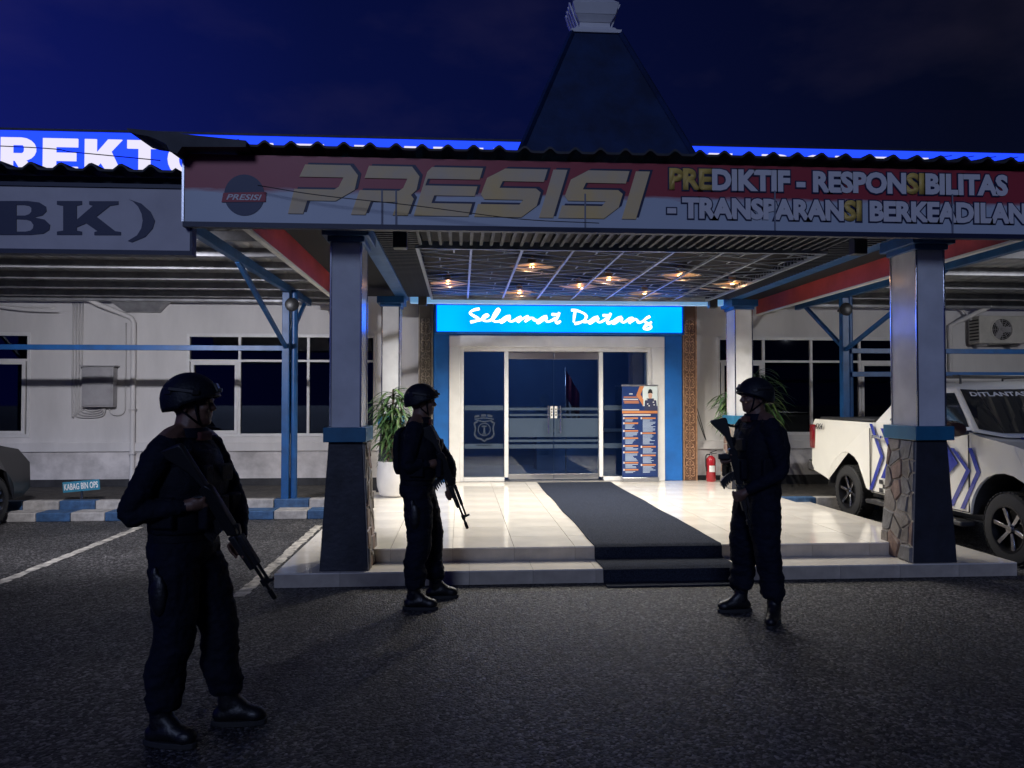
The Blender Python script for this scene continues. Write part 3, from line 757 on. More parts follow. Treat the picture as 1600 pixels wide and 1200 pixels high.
def column(label, x0, x1, y0, y1, zb, inner, seed, ztop=3.13):
    rnd = random.Random(seed); cx = (x0 + x1) / 2; cy = (y0 + y1) / 2
    c = thing('porch_column', label, 'column', (cx, cy, zb), 'columns carrying the porch roof')
    e = .075 if y0 < 9 else .06
    a = (x0 - (e + .03 if inner > 0 else .02), x1 + (.02 if inner > 0 else e + .03), y0 - .05, y1 + .08, zb + .001)
    # tapered base; the sides that face the walkway are clad with flat stones
    a = (x0 - .10, x1 + .10, y0 - .05, y1 + .09, zb + .001) if False else a
    a = (x0 - .085, x1 + .075, y0 - .04, y1 + .08, zb + .001)
    b = (x0 - .015, x1 + .015, y0 + .0, y1 + .02, 1.295)
    MB().frustum(a, b).build('base', M_DARKPAINT, c, bevel=.006)
    xi_a, xi_b = (a[1], b[1]) if inner > 0 else (a[0], b[0])
    H_ = 1.295 - zb
    zlow = .262 if y0 < 9 else zb
    def S(p, q, d):   # p along Y 0..1 scaled, q height
        t = q / H_; ya = a[2] + (b[2] - a[2]) * t; yb = a[3] + (b[3] - a[3]) * t
        return (xi_a + (xi_b - xi_a) * t + inner * d, ya + (yb - ya) * p / .5, zb + q)
    MB().prism([(.0, .002), (.5, .002), (.5, H_ - .002), (.0, H_ - .002)], S, .0015, .010).build('mortar_bed', M_MORTAR, c)
    for poly in cells(.5, H_, 24, .012, rnd):
        d = rnd.uniform(.018, .030); cxp = sum(p[0] for p in poly) / len(poly); cyp = sum(p[1] for p in poly) / len(poly)
        m = MB(); n = len(poly)
        top = [(cxp + (p[0] - cxp) * .86, cyp + (p[1] - cyp) * .90) for p in poly]
        vs = [S(p[0], p[1], .008) for p in poly] + [S(p[0], p[1], d + rnd.uniform(-.006, .006)) for p in top]
        m.add(vs, [tuple(reversed(range(n))), tuple(range(n, 2 * n))] + [(i, (i + 1) % n, (i + 1) % n + n, i + n) for i in range(n)])
        m.build('stone', rnd.choice([M_STONE, M_STONE, M_STONE2, M_STONE3]), c)
    MB().box(x0 - .055, x1 + .055, y0 - .055, y1 + .075, 1.296, 1.43).build('ledge', M_BLUE_LEDGE, c, bevel=.006)
    MB().box(x0, x1, y0, y1, 1.431, ztop).build('shaft', M_COL, c)
    for (px, py) in ((x0, y0), (x1, y0), (x0, y1), (x1, y1)):
        MB().box(px - .009, px + .009, py - .009, py + .009, 1.432, ztop - .001).build('edge_trim', M_CHROME, c, bevel=.003)
    cap = MB(); cap.box(x0 - .03, x1 + .03, y0 - .03, y1 + .03, ztop + .001, ztop + .05); cap.box(x0 - .075, x1 + .075, y0 - .075, y1 + .075, ztop + .05, ztop + .155)
    cap.build('capital', M_BLUE_STEEL, c, bevel=.005)
column('square porch column beside the tall guard with the muzzle near the step, front of the pair', -1.19, -.915, 7.0, 7.43, SZ, 1, 3)
column('square porch column with stone clad foot in front of the white pickup', 4.375, 4.65, 6.97, 7.40, SZ, -1, 5)
column('square porch column behind the potted dracaena in the round white pot', -1.22, -.955, 11.8, 12.18, PZ, 1, 8)
column('square porch column behind the guard who faces the potted plant by the extinguisher', 4.38, 4.66, 11.8, 12.18, PZ, -1, 9)

# ================================================================== CANOPY
can = thing('entrance_canopy', 'wide entrance porch roof with slatted lattice ceiling, blue beams and pyramid turret', 'porch roof', (1.73, 9.5, 3.2))
CZ = 3.295
bm_ = MB()
MB().box(-1.02, -.84, 6.9, 12.3, 3.29, 3.43).build('beam', M_BLUE_STEEL, can, bevel=.005)
MB().box(4.30, 4.48, 6.9, 12.3, 3.29, 3.43).build('beam', M_BLUE_STEEL, can, bevel=.005)
MB().box(-1.9, 5.3, 6.72, 6.88, 3.30, 3.46).build('beam', M_BLUE_STEEL, can, bevel=.005)
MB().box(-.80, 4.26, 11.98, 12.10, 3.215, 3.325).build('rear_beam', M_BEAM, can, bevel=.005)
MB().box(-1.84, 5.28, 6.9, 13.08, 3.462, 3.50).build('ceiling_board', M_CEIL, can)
# side fascias: red printed panels
M_RED = mat('red_print', (0.42, 0.055, 0.055), 0.55, var=0.25, vscale=2)
M_PALE = mat('pale_print', (0.55, 0.56, 0.60), 0.55, var=0.15, vscale=2)
for (xa, xb) in ((-1.93, -1.89), (5.29, 5.33)):
    p = MB().box(xa, xb, 6.66, 13.2, 3.22, 3.86).build('side_fascia', M_RED, can)
    MB().box(xa - .01, xb + .01, 6.66, 13.2, 3.195, 3.218).build('fascia_edge', M_WHITE, p)
# timber slats: cross-wise along both sides, lengthwise along the front
LX0, LX1, LY0, LY1 = -.44, 3.94, 7.95, 11.93
sl = MB().box(-.2, .2, -.016, .016, 0, .05).mesh('slat', M_SLAT)
y = 7.0
while y < 11.93:
    inst(sl, 'slat', can, (-.63, y, CZ)); inst(sl, 'slat', can, (4.12, y, CZ)); y += .09
sf = MB().box(-.016, .016, -.44, .44, 0, .05).mesh('slat', M_SLAT)
x = LX0 + .02
while x < LX1:
    inst(sf, 'slat', can, (x, 7.44, CZ)); x += .105
fr = MB(); t = .035
fr.box(LX0 - t, LX0, LY0 - t, LY1 + .04, CZ - .03, CZ + .05); fr.box(LX1, LX1 + t, LY0 - t, LY1 + .04, CZ - .03, CZ + .05)
fr.box(LX0, LX1, LY0 - t, LY0, CZ - .03, CZ + .05); fr.box(LX0, LX1, LY1, LY1 + .04, CZ - .03, CZ + .05)
fr.build('lattice_frame', M_LATTICE, can)
# lattice: eight bays of bars with folded diamonds of thin strips between them
nb = 8; cw = (LX1 - LX0) / nb
lb = MB().box(-.013, .013, LY0, LY1, CZ - .02, CZ + .006).mesh('lattice_bar', M_LATTICE)
for i in range(1, nb): inst(lb, 'lattice_bar', can, (LX0 + i * cw, 0, 0))
rows = 9; ch = (LY1 - LY0) / rows
dg = MB(); dg.bar((0, 0, 0), (cw * .97, ch * .5, 0), .012, .010)
dgm = dg.mesh('lattice_strip', M_LATTICE)
dg2 = MB(); dg2.bar((0, ch * .5, 0), (cw * .97, 0, 0), .012, .010)
dgm2 = dg2.mesh('lattice_strip', M_LATTICE)
stb = MB().box(-.007, .007, -ch * .19, ch * .19, 0, .010).mesh('lattice_stub', M_LATTICE)
for i in range(nb):
    for j in range(rows):
        x, yy = LX0 + (i + .015) * cw, LY0 + j * ch
        flip = (i + j) % 2
        inst(dgm if flip else dgm2, 'lattice_strip', can, (x, yy + .01, CZ - .012))
        inst(dgm2 if flip else dgm, 'lattice_strip', can, (x, yy + ch * .48, CZ - .0115))
        inst(stb, 'lattice_stub', can, (x + cw * random.choice((.35, .5, .65)), yy + ch * .5, CZ - .010))
# roof deck with corrugated tile edge
def wave_edge(x0, x1, y0, y1, z0, z1, pitch, amp, name, parent, m, t=.02, saw=0.0):
    wv = MB(); n = int((x1 - x0) / pitch * 10)
    rows_ = [(y0, z0), (y0 + (y1 - y0) * .5, z0 + (z1 - z0) * .5), (y1, z1)]
    vs = []
    for (yy, zz) in rows_:
        for k in range(n + 1):
            x = x0 + (x1 - x0) * k / n; ph = ((x - x0) / pitch) % 1.0
            h = max(0, math.sin(min(1, ph / .55) * math.pi)) ** 1.5 if ph < .55 else 0
            h = h * amp + .004 * noise.noise((x * 1.7, 0, 0))
            vs.append((x, yy, zz + h))
    nt_ = len(vs)
    vs += [(a, b, c - t) for a, b, c in vs]
    fs = []
    for i in range(2):
        for k in range(n):
            a = i * (n + 1) + k; fs += [(a, a + 1, a + n + 2, a + n + 1), (nt_ + a, nt_ + a + n + 1, nt_ + a + n + 2, nt_ + a + 1)]
    for k in range(n): fs.append((k, nt_ + k, nt_ + k + 1, k + 1))
    return wv.add(vs, fs).build(name, m, parent)
wave_edge(-1.95, 5.9, 6.50, 13.3, 3.85, 4.28, .222, .042, 'roof_sheet', can, M_ROOFSHEET)
MB().box(-1.95, 5.6, 6.66, 6.70, 3.62, 3.80).build('fascia_board', M_DARKPAINT, can)
# hip ridge piece at the open corner of the roof
hp = MB()
rag = [(-2.77, 3.935), (-1.80, 3.855), (-1.80, 3.80), (-2.32, 3.79), (-2.36, 3.73), (-2.42, 3.75), (-2.45, 3.81), (-2.53, 3.85), (-2.60, 3.875), (-2.68, 3.885), (-2.75, 3.905)]
hp.prism(rag, lambda a, b, d: (a, d, b + (d - 6.42) * .05), 6.42, 6.9)
hp.build('ridge_end', M_ROOFSHEET, can)
# pyramid turret in stepped courses, ridge caps, carved finial
tur = MB(); cx_, cy_ = 1.72, 9.75; N = 1
for k in range(N):
    t0, t1 = k / N, (k + 1) / N
    f = lambda t: 1.27 + (.30 - 1.27) * t
    z0, z1 = 3.95 + 2.41 * t0, 3.95 + 2.41 * t1 - .001
    h0, h1 = f(t0) + .004, f(t1) + .001
    tur.frustum((cx_ - h0, cx_ + h0, cy_ - h0, cy_ + h0, z0), (cx_ - h1, cx_ + h1, cy_ - h1, cy_ + h1, z1))
tr = tur.build('turret', M_PYR, can)
for sx in (-1, 1):
    for sy in (-1, 1):
        MB().bar((cx_ + sx * 1.285, cy_ + sy * 1.285, 3.96), (cx_ + sx * .315, cy_ + sy * .315, 6.36), .05, .05, up=(sx, sy, 1)).build('ridge_cap', M_PYR, tr)
fin = MB()
def sq(h0, z0, h1, z1):
    z0 += .21; z1 += .21
    fin.frustum((cx_ - h0, cx_ + h0, cy_ - h0, cy_ + h0, z0), (cx_ - h1, cx_ + h1, cy_ - h1, cy_ + h1, z1))
sq(.325, 6.152, .325, 6.20); sq(.29, 6.201, .25, 6.26); sq(.20, 6.261, .20, 6.34); sq(.205, 6.341, .26, 6.42); sq(.262, 6.421, .30, 6.56); sq(.30, 6.561, .22, 6.64); sq(.15, 6.641, .02, 6.95)
fo = fin.build('finial', M_WHITE, tr, bevel=.006)
for s in (-1, 1):
    for k in range(4):
        MB().bar((cx_ + s * .21, cy_ - .16 + k * .11, 6.48), (cx_ + s * .33, cy_ - .16 + k * .11, 6.81), .05, .02, up=(s, 0, .3)).build('fluting', M_WHITE, tr, bevel=.004)

# small black loudspeaker boxes under the canopy
sp0 = None
for (x, y, z, lab) in ((-.57, 7.12, 3.19, 'small black loudspeaker box under the porch front near the column by the guards'), (3.88, 7.12, 3.19, 'small black loudspeaker box under the porch front near the pickup'),
                       (-.60, 11.9, 3.25, 'small black loudspeaker box at the back of the porch above the potted dracaena'), (4.05, 11.9, 3.25, 'small black loudspeaker box at the back of the porch above the copper panel')):
    s = thing('loudspeaker', lab, 'loudspeaker', (x, y, z), 'loudspeakers under the porch')
    MB().box(x - .065, x + .065, y - .06, y + .06, z - .09, z + .08).build('cabinet', M_BLACK, s, bevel=.01)
    MB().box(x - .055, x + .055, y - .066, y - .061, z - .08, z + .07).build('grille', mat('speaker_grille', (.03, .03, .034), .6, bump=1, bscale=300), s)
    MB().bar((x, y, z + .08), (x, y, CZ), .03, .03).build('bracket', M_BLACK, s)

# recessed lamps above the lattice
M_BULB = emit('lamp_bulb', (1.0, 0.55, 0.24), 16.0)
M_CUP = mat('lamp_cup', (0.80, 0.50, 0.26), 0.4, 0.3)
def downlight(x, y, lab, low):
    d = thing('ceiling_lamp', lab, 'ceiling lamp', (x, y, 3.5), 'warm lamps over the porch lattice')
    z = 3.335
    w4 = .30
    MB().lathe([(.050, z + .006), (.052, z + .10), (.03, z + .12), (.01, z + .125)], (x, y, 0), 20, cap=False).build('housing', M_CUP, d, smooth='auto')
    MB().lathe([(.012, z - .012), (.028, z - .002), (.034, z + .016), (.034, z + .05)], (x, y, 0), 16).build('bulb', M_BULB, d, smooth='auto')
    MB().add([(x - w4, y, z), (x, y - w4, z + .006), (x + w4, y, z), (x, y + w4, z - .006), (x - w4, y, z + .004), (x, y - w4, z + .010), (x + w4, y, z + .004), (x, y + w4, z - .002)],
             [(0, 1, 2, 3), (7, 6, 5, 4), (0, 4, 5, 1), (1, 5, 6, 2), (2, 6, 7, 3), (3, 7, 4, 0)]).build('reflector_plate', M_CUP, d)
    wl_ = bpy.data.lights.new('lamp_glow', 'POINT'); wl_.energy = 0.9; wl_.color = (1.0, 0.52, 0.22); wl_.shadow_soft_size = .02
    wo_ = bpy.data.objects.new('lamp_glow', wl_); COL.objects.link(wo_); wo_.location = (x, y - .05, z - .045); setp(wo_, d)
    ld_ = bpy.data.lights.new('lamp_beam', 'SPOT'); ld_.energy = DOWN_W; ld_.spot_size = R(140); ld_.spot_blend = 0.7
    ld_.color = (1.0, 0.95, 0.85); ld_.shadow_soft_size = .035
    lo = bpy.data.objects.new('lamp_beam', ld_); COL.objects.link(lo); lo.location = (x, y, 3.268); setp(lo, d)
DOWN_W = 185.0
for (x, y, lab) in ((-.18, 10.74, 'warm ceiling lamp above the porch lattice, nearest the potted dracaena'), (.90, 11.6, 'warm ceiling lamp above the lattice over the word Selamat'), (.88, 9.33, 'bright warm ceiling lamp bulb nearest the banner, above the lattice'),
                    (1.72, 10.89, 'warm ceiling lamp above the middle of the porch lattice'), (2.03, 10.26, 'second bright warm bulb above the lattice, over the carpet'), (2.85, 11.55, 'warm ceiling lamp above the lattice over the word Datang'),
                    (2.90, 9.84, 'warm ceiling lamp above the lattice, over the guard who faces the others'), (3.86, 10.5, 'warm ceiling lamp above the lattice, closest to the pickup')):
    downlight(x, y, lab, False)

# ================================================================== BANNER ON THE FRONT
def banner_mat():
    m = bpy.data.materials.new('banner_print'); m.use_nodes = True; nt = m.node_tree; b = nt.nodes['Principled BSDF']; L = nt.links.new
    t = nt.nodes.new('ShaderNodeTexCoord'); s = nt.nodes.new('ShaderNodeSeparateXYZ'); L(t.outputs['Object'], s.inputs[0])
    n = nt.nodes.new('ShaderNodeTexNoise'); n.inputs['Scale'].default_value = 3.0; n.inputs['Detail'].default_value = 6
    mp = nt.nodes.new('ShaderNodeMapping'); mp.inputs['Scale'].default_value = (1, 1, 6); L(t.outputs['Object'], mp.inputs[0]); L(mp.outputs[0], n.inputs['Vector'])
    a = nt.nodes.new('ShaderNodeMath'); a.operation = 'MULTIPLY_ADD'; a.inputs[1].default_value = .09; L(n.outputs['Fac'], a.inputs[0]); L(s.outputs['Z'], a.inputs[2])
    mr = nt.nodes.new('ShaderNodeMapRange'); mr.inputs['From Min'].default_value = 3.505; mr.inputs['From Max'].default_value = 3.545; L(a.outputs[0], mr.inputs['Value'])
    mx = nt.nodes.new('ShaderNodeMix'); mx.data_type = 'RGBA'
    mx.inputs['A'].default_value = (.56, .62, .68, 1); mx.inputs['B'].default_value = (.40, .045, .06, 1)
    L(mr.outputs[0], mx.inputs['Factor'])
    n2 = nt.nodes.new('ShaderNodeTexNoise'); n2.inputs['Scale'].default_value = 1.4; L(t.outputs['Object'], n2.inputs['Vector'])
    m2 = nt.nodes.new('ShaderNodeMix'); m2.data_type = 'RGBA'; m2.blend_type = 'MULTIPLY'; m2.inputs['Factor'].default_value = .35
    L(mx.outputs['Result'], m2.inputs['A']); L(n2.outputs['Color'], m2.inputs['B']); L(mx.outputs['Result'], b.inputs['Base Color'])
    b.inputs['Roughness'].default_value = .45
    bp = nt.nodes.new('ShaderNodeBump'); bp.inputs['Strength'].default_value = .4; bp.inputs['Distance'].default_value = .02; L(n2.outputs['Fac'], bp.inputs['Height']); L(bp.outputs[0], b.inputs['Normal'])
    return m
BX0, BX1, BZ0, BZ1, BY = -2.36, 5.36, 3.205, 3.83, 6.60
ban = thing('porch_banner', 'wide red over white banner with gold slanted letters on the porch front', 'banner', (1.5, BY, 3.2))
MB().box(BX0, BX1, BY, BY + .03, BZ0, BZ1 - .04).build('cloth', banner_mat(), ban)
MB().box(BX0 - .01, BX1 + .01, BY - .015, BY + .05, BZ0 - .045, BZ0 - .001).build('bottom_rail', mat('navy_frame', (.012, .018, .05), .5), ban)
MB().box(BX0 - .02, BX0 - .002, BY - .012, BY + .05, BZ0, BZ1).build('end_rail', M_STEEL, ban)
M_GOLD = mat('gold_print', (0.82, 0.58, 0.22), 0.5, var=0.25, vscale=2.0, col2=(.76, .62, .42))
M_NAVY = mat('navy_print', (0.012, 0.02, 0.07), 0.5)
M_WPRINT = mat('white_print', (0.76, 0.74, 0.73), 0.5)
M_YPRINT = mat('yellow_print', (0.80, 0.56, 0.14), 0.5)
bx = lambda u: (u - 800) / 1180
def bpos(u, v):   # photo-plane reading of the print -> position on the flat banner
    a, c = (u - 800) / 1180, -(v - 600) / 1180
    d = SURVEY @ Vector((a, c, -1)); t = BY / d.y
    return (d.x * t, 1.68 + d.z * t)
ZT_, ZB_ = bpos(700, 262)[1], bpos(700, 338)[1]
P_ = [(.05, 1), (.80, 1), (.98, .80), (1, .5), (.74, .27), (.27, .27), (.27, 0), (.02, 0), (0, .50), (.66, .50), (.72, .56), (.75, .75), (.02, .75)]
LET = {'P': P_,
       'R': [(.05, 1), (.80, 1), (.98, .80), (1, .52), (.93, .42), (1, .34), (.98, 0), (.72, 0), (.74, .27), (.27, .27), (.25, 0), (.0, 0), (.02, .50), (.70, .50), (.76, .56), (.78, .75), (.04, .75)],
       'E': [(.06, 1), (1, 1), (1, .76), (.05, .76), (.04, .62), (1.0, .62), (1, .42), (.26, .42), (.25, .26), (1, .26), (1, 0), (0, 0), (0, .9)],
       'S': [(.28, 1), (1, 1), (1, .74), (.30, .74), (.28, .60), (.90, .60), (1, .52), (1, .24), (.80, 0), (0, 0), (0, .26), (.70, .26), (.74, .36), (.08, .36), (0, .46), (.02, .80)],
       'I': [(0, 1), (1, 1), (1, 0), (0, 0)]}
seq = [('P', 458, 552), ('R', 558, 648), ('E', 656, 741), ('S', 750, 842), ('I', 851, 873), ('S', 881, 970), ('I', 980, 1002)]
skew = .30
fy = lambda d: d
def letter(ch, u0, u1, dx, dz, y, m, grow=0.0):
    xa, xb = bpos(u0, 300)[0], bpos(u1, 300)[0]; h = ZT_ - ZB_
    sk = skew * h
    f = lambda a, b, d: (xa - .2 * sk + dx + (xb - xa) * a + sk * (b - .2), d, ZB_ + dz + h * b)
    return MB().prism(LET[ch], f, y, y + .004).build('letter', m, ban)
for ch, u0, u1 in seq:
    letter(ch, u0, u1, .028, .018, BY - .0045, M_NAVY); letter(ch, u0, u1, 0, 0, BY - .0095, M_GOLD)
for u in (597, 619, 914, 1210, 1487):   # dark strips drawing the shadow lines along the cloth's seams
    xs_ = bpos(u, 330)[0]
    MB().box(xs_ - .007, xs_ + .007, BY - .0145, BY - .0115, BZ0, BZ0 + (.30 if u < 1000 else .36)).build('seam_shadow', mat('seam_shade', (.22, .24, .29), .6), ban)
# badge disc and ribbon (its cartoon figure left out)
bc = bpos(382, 305)
dsc = [(.17 * math.cos(t), .17 * math.sin(t) * 1.05) for t in [2 * math.pi * k / 36 for k in range(36)]]
fbg = lambda a, b, d: (bc[0] + a, d, bc[1] + b)
MB().prism(dsc, fbg, BY - .0045, BY - .0005).build('badge_disc', mat('badge_navy', (.03, .045, .11), .5), ban)
MB().prism([(-.19, -.065), (.18, -.055), (.185, .03), (-.175, .015)], fbg, BY - .0095, BY - .0055).build('badge_ribbon', mat('badge_red', (.40, .03, .05), .5), ban)
text_on('PRESISI', bc[0] - .15, bc[0] + .15, bc[1] - .045, bc[1] + .005, BY - .0105, M_WPRINT, ban, 'badge_lettering', offset=.02, shear=.3, ext=.0012)
# slogan lines
def slogan(s, u0, u1, v0, v1, spans):
    (xa, zt), (xb, zb) = bpos(u0, v0), bpos(u1, v1)
    zt = bpos((u0 + u1) / 2, v0)[1]; zb = bpos((u0 + u1) / 2, v1)[1]
    o, ref = text_on(s, xa, xb, zb, zt, BY - .0085, M_WPRINT, ban, 'slogan', offset=.052, ext=.0015)
    text_on(s, xa, xb, zb, zt, BY - .0045, M_NAVY, ban, 'slogan_outline', offset=.10, ext=.0015, ref=ref)
    for (i, j) in spans:   # yellow letters laid over the white ones
        me = text_mesh(s[:i]) if i else None
        wa = 0
        if i:
            # start x of the span: advance width measured with a marker letter
            m1 = text_mesh(s[:i] + 'I', .052); m2 = text_mesh('I', .052)
            wa = max(v.co.x for v in m1.vertices) - max(v.co.x for v in m2.vertices)
        m3 = text_mesh(s[i:j], .052)
        sx = (xb - xa) / (ref[1] - ref[0]); sz = (zt - zb) / (ref[3] - ref[2])
        for v in m3.vertices: v.co = Vector((xa + (v.co.x + wa - ref[0]) * sx, BY - .0115, zb + (v.co.y - ref[2]) * sz))
        m3.materials.clear(); m3.materials.append(M_YPRINT)
        oo = bpy.data.objects.new('slogan', m3); COL.objects.link(oo); so_ = oo.modifiers.new('t', 'SOLIDIFY'); so_.thickness = .0012; setp(oo, ban)
slogan('PREDIKTIF - RESPONSIBILITAS', 1045, 1574, 268, 302, [(0, 3), (18, 20)])
slogan('- TRANSPARANSI BERKEADILAN', 1042, 1603, 313, 346, [(12, 14)])

# ================================================================== PARKING CANOPIES (left and right)
def corr_sheet(x0, x1, y0, y1, z, parent, m, pitch=.19, amp=.022):
    n = int((x1 - x0) / pitch * 6); vs = []; fs = []
    for yy in (y0, y1):
        for k in range(n + 1):
            x = x0 + (x1 - x0) * k / n; ph = (x / pitch) % 1
            vs.append((x, yy, z + (amp if ph < .3 else 0)))
    nn = len(vs); vs += [(a, b, c + .004) for a, b, c in vs]
    for k in range(n): fs += [(k, k + 1, k + n + 2, k + n + 1), (nn + k, nn + k + n + 1, nn + k + n + 2, nn + k + 1), (k, nn + k, nn + k + 1, k + 1)]
    return MB().add(vs, fs).build('roof_sheet', m, parent)
def carport(x0, x1, posts, label, purl):
    c = thing('carport', label, 'carport', ((x0 + x1) / 2, 9, 0), 'parking canopies beside the porch')
    corr_sheet(x0, x1, 6.80, 12.95, 3.475, c, M_ZINC)
    for yy in purl: MB().box(x0, x1, yy - .035, yy + .035, 3.37, 3.474).build('purlin', M_PURLIN, c, bevel=.004)
    for px in posts:
        MB().box(px - .085, px + .02, 11.20, 11.31, .02, 3.255).build('post', M_BLUE_STEEL, c, bevel=.006)
        MB().bar((px - .03, 6.75, 3.315), (px - .03, 12.9, 3.315), .075, .11).build('arm', M_BLUE_STEEL, c, bevel=.005)
        MB().bar((px - .03, 8.8, 3.27), (px - .03, 11.22, 2.45), .05, .055).build('brace', M_BLUE_STEEL, c, bevel=.004)
        MB().bar((px - .03, 12.55, 3.27), (px - .03, 11.30, 2.50), .05, .055).build('brace', M_BLUE_STEEL, c, bevel=.004)
        MB().tube([(px + .075, 11.30, .1), (px + .075, 11.30, 3.3)], .05, 14).build('drain_pipe', M_BLUE_STEEL, c, smooth='auto')
    return c
cl = carport(-12, -1.98, (-2.52, -8.6), 'open parking canopy of zinc sheet on blue posts beside the dark car', (7.3, 8.2, 9.1, 10.0, 10.9, 11.8, 12.7))
MB().box(-12, -2.6, 11.22, 11.28, 2.40, 2.475).build('rail', M_BLUE_STEEL, cl, bevel=.004)
MB().box(-12, -1.75, 12.95, 13.1, 3.33, 3.50).build('gutter', M_PURLIN, cl, bevel=.01)
wave_edge(-12, -2.42, 6.55, 7.6, 3.63, 3.72, .245, .05, 'edge_sheet', cl, M_ROOFSHEET)
MB().box(-12, -2.4, 6.76, 6.80, 3.50, 3.62).build('fascia_board', M_DARKPAINT, cl)
crp = carport(5.42, 13, (5.93,), 'open parking canopy of zinc sheet on blue posts over the white pickup', (7.4, 8.6, 9.8, 11.0, 12.2))
MB().box(6.0, 13, 11.22, 11.28, 2.40, 2.475).build('rail', M_BLUE_STEEL, crp, bevel=.004)
MB().box(6.0, 13, 11.22, 11.28, 2.04, 2.115).build('rail', M_BLUE_STEEL, crp, bevel=.004)
MB().box(5.4, 13, 12.95, 13.1, 3.33, 3.50).build('gutter', M_PURLIN, crp, bevel=.01)

# horn loudspeakers on the posts
for (x, lab) in ((-2.42, 'round dark horn on top of the blue post beside the tall guard'), (5.80, 'round dark horn on top of the blue post behind the pickup')):
    h = thing('horn_speaker', lab, 'horn', (x, 11.1, 3.02), 'horns on the blue posts')
    MB().lathe([(.085, -.09), (.10, -.08), (.06, .0), (.045, .08), (.03, .10)], (x, 11.08, 3.05), 18, axis='y').build('bell', M_BLACK, h, smooth='auto')
    MB().bar((x, 11.16, 3.05), (x, 11.24, 3.05), .03, .03).build('bracket', M_DARKPAINT, h)

# sign board on the parking canopy with the serif letters
bk = thing('parking_sign', 'white board with large dark blue serif letters hung at the parking canopy edge', 'sign', (-4, 6.66, 2.9))
MB().box(-6.4, -2.33, 6.66, 6.74, 2.965, 3.50).build('board', mat('board_face', (.58, .55, .56), .5, var=.12, vscale=2), bk)
f_ = MB(); f_.box(-6.42, -2.31, 6.645, 6.755, 2.925, 2.964); f_.box(-6.42, -2.31, 6.645, 6.755, 3.501, 3.535); f_.box(-2.329, -2.31, 6.645, 6.755, 2.964, 3.501)
f_.build('frame', mat('navy_frame', (.012, .018, .05), .5), bk)
def bkp(u, v):
    a, c = (u - 800) / 1180, -(v - 600) / 1180
    d = SURVEY @ Vector((a, c, -1)); t = 6.66 / d.y
    return (d.x * t, 1.68 + d.z * t)
g = lambda px, py: bkp(px / 3.077, 180 + py / 3.077)
fk = lambda a, b, d: (a, d, b)
lm = M_NAVY
def poly_letter(polys, nm='letter'):
    m = MB()
    for i, p in enumerate(polys): m.prism([g(*q) for q in p], fk, 6.6545 - .0006 * i, 6.659)
    m.build(nm, lm, bk)
poly_letter([[(275, 413), (395, 413), (395, 430), (370, 436), (370, 555), (395, 560), (395, 576), (275, 576), (275, 560), (305, 555), (305, 436), (275, 430)],
             [(368, 505), (448, 436), (430, 430), (430, 414), (570, 414), (570, 430), (530, 436), (465, 488), (555, 558), (582, 562), (582, 577), (455, 577), (455, 562), (470, 558), (415, 520), (368, 540)]])
cc = []
for k in range(13):
    t = R(-78 + 156 * k / 12); cc.append((600 + 146 * math.cos(t) * .98, 505 - 104 * math.sin(t) * 1.0))
inn = []
for k in range(13):
    t = R(78 - 156 * k / 12); inn.append((590 + 88 * math.cos(t), 505 - 98 * math.sin(t)))
pm = MB()
cc = [(620, 405), (680, 425), (725, 465), (746, 508), (735, 545), (700, 585), (635, 612)]; inn = [(640, 415), (665, 440), (682, 475), (687, 508), (680, 545), (660, 578), (615, 605)]
for i in range(6): pm.prism([g(*cc[i]), g(*cc[i + 1]), g(*inn[i + 1]), g(*inn[i])], fk, 6.6545, 6.659)
pm.build('bracket_letter', lm, bk)
bo = [(-40, 413), (130, 413), (190, 420), (222, 440), (225, 462), (205, 482), (165, 492), (215, 502), (242, 528), (238, 552), (210, 570), (150, 576), (-40, 576), (-40, 560), (-10, 555), (-10, 436), (-40, 430)]
m = MB(); m.prism([g(*q) for q in [(-40, 413), (80, 413), (80, 576), (-40, 576), (-40, 560), (-10, 555), (-10, 436), (-40, 430)]], fk, 6.6545, 6.659)
o1 = [(80, 413), (135, 413), (190, 420), (222, 440), (225, 462), (205, 482), (165, 492), (80, 494)]; i1 = [(80, 432), (118, 432), (140, 436), (152, 446), (152, 464), (142, 476), (122, 483), (80, 483)]
o2 = [(80, 494), (165, 492), (215, 502), (242, 528), (238, 552), (210, 570), (150, 576), (80, 576)]; i2 = [(80, 500), (128, 502), (150, 510), (162, 528), (160, 544), (148, 555), (125, 560), (80, 560)]
for oo_, ii_ in ((o1, i1), (o2, i2)):
    for i in range(7): m.prism([g(*oo_[i]), g(*oo_[i + 1]), g(*ii_[i + 1]), g(*ii_[i])], fk, 6.655, 6.659)
m.build('letter', lm, bk)

# floodlights hung behind the front edges of the parking canopies (they light the wall)
def floodlight(x, y, z, w, lab, col, aim):
    f = thing('floodlight', lab, 'floodlight', (x, y, z), 'floodlights under the parking canopies')
    d = (Vector(aim) - Vector((x, y, z))).normalized(); s = d.cross(Vector((0, 0, 1))).normalized(); u = s.cross(d)
    c = Vector((x, y, z))
    MB().obox(c - d * .03, s * .13, u * .09, d * .025).build('housing', M_BLACK, f, bevel=.006)
    MB().obox(c + d * .0, s * .115, u * .075, d * .003).build('lens', emit('flood_lens_' + str(int(x)), col, 6.0), f)
    MB().bar(c - d * .03, (x, y - .05, 3.47), .03, .01).build('bracket', M_STEEL, f)
    l = bpy.data.lights.new('flood_beam', 'SPOT'); l.energy = w; l.spot_size = R(150); l.spot_blend = .6; l.color = col; l.shadow_soft_size = .06
    lo = bpy.data.objects.new('flood_beam', l); COL.objects.link(lo); lo.location = c + d * .02
    lo.rotation_euler = d.to_track_quat('-Z', 'Y').to_euler(); setp(lo, f)
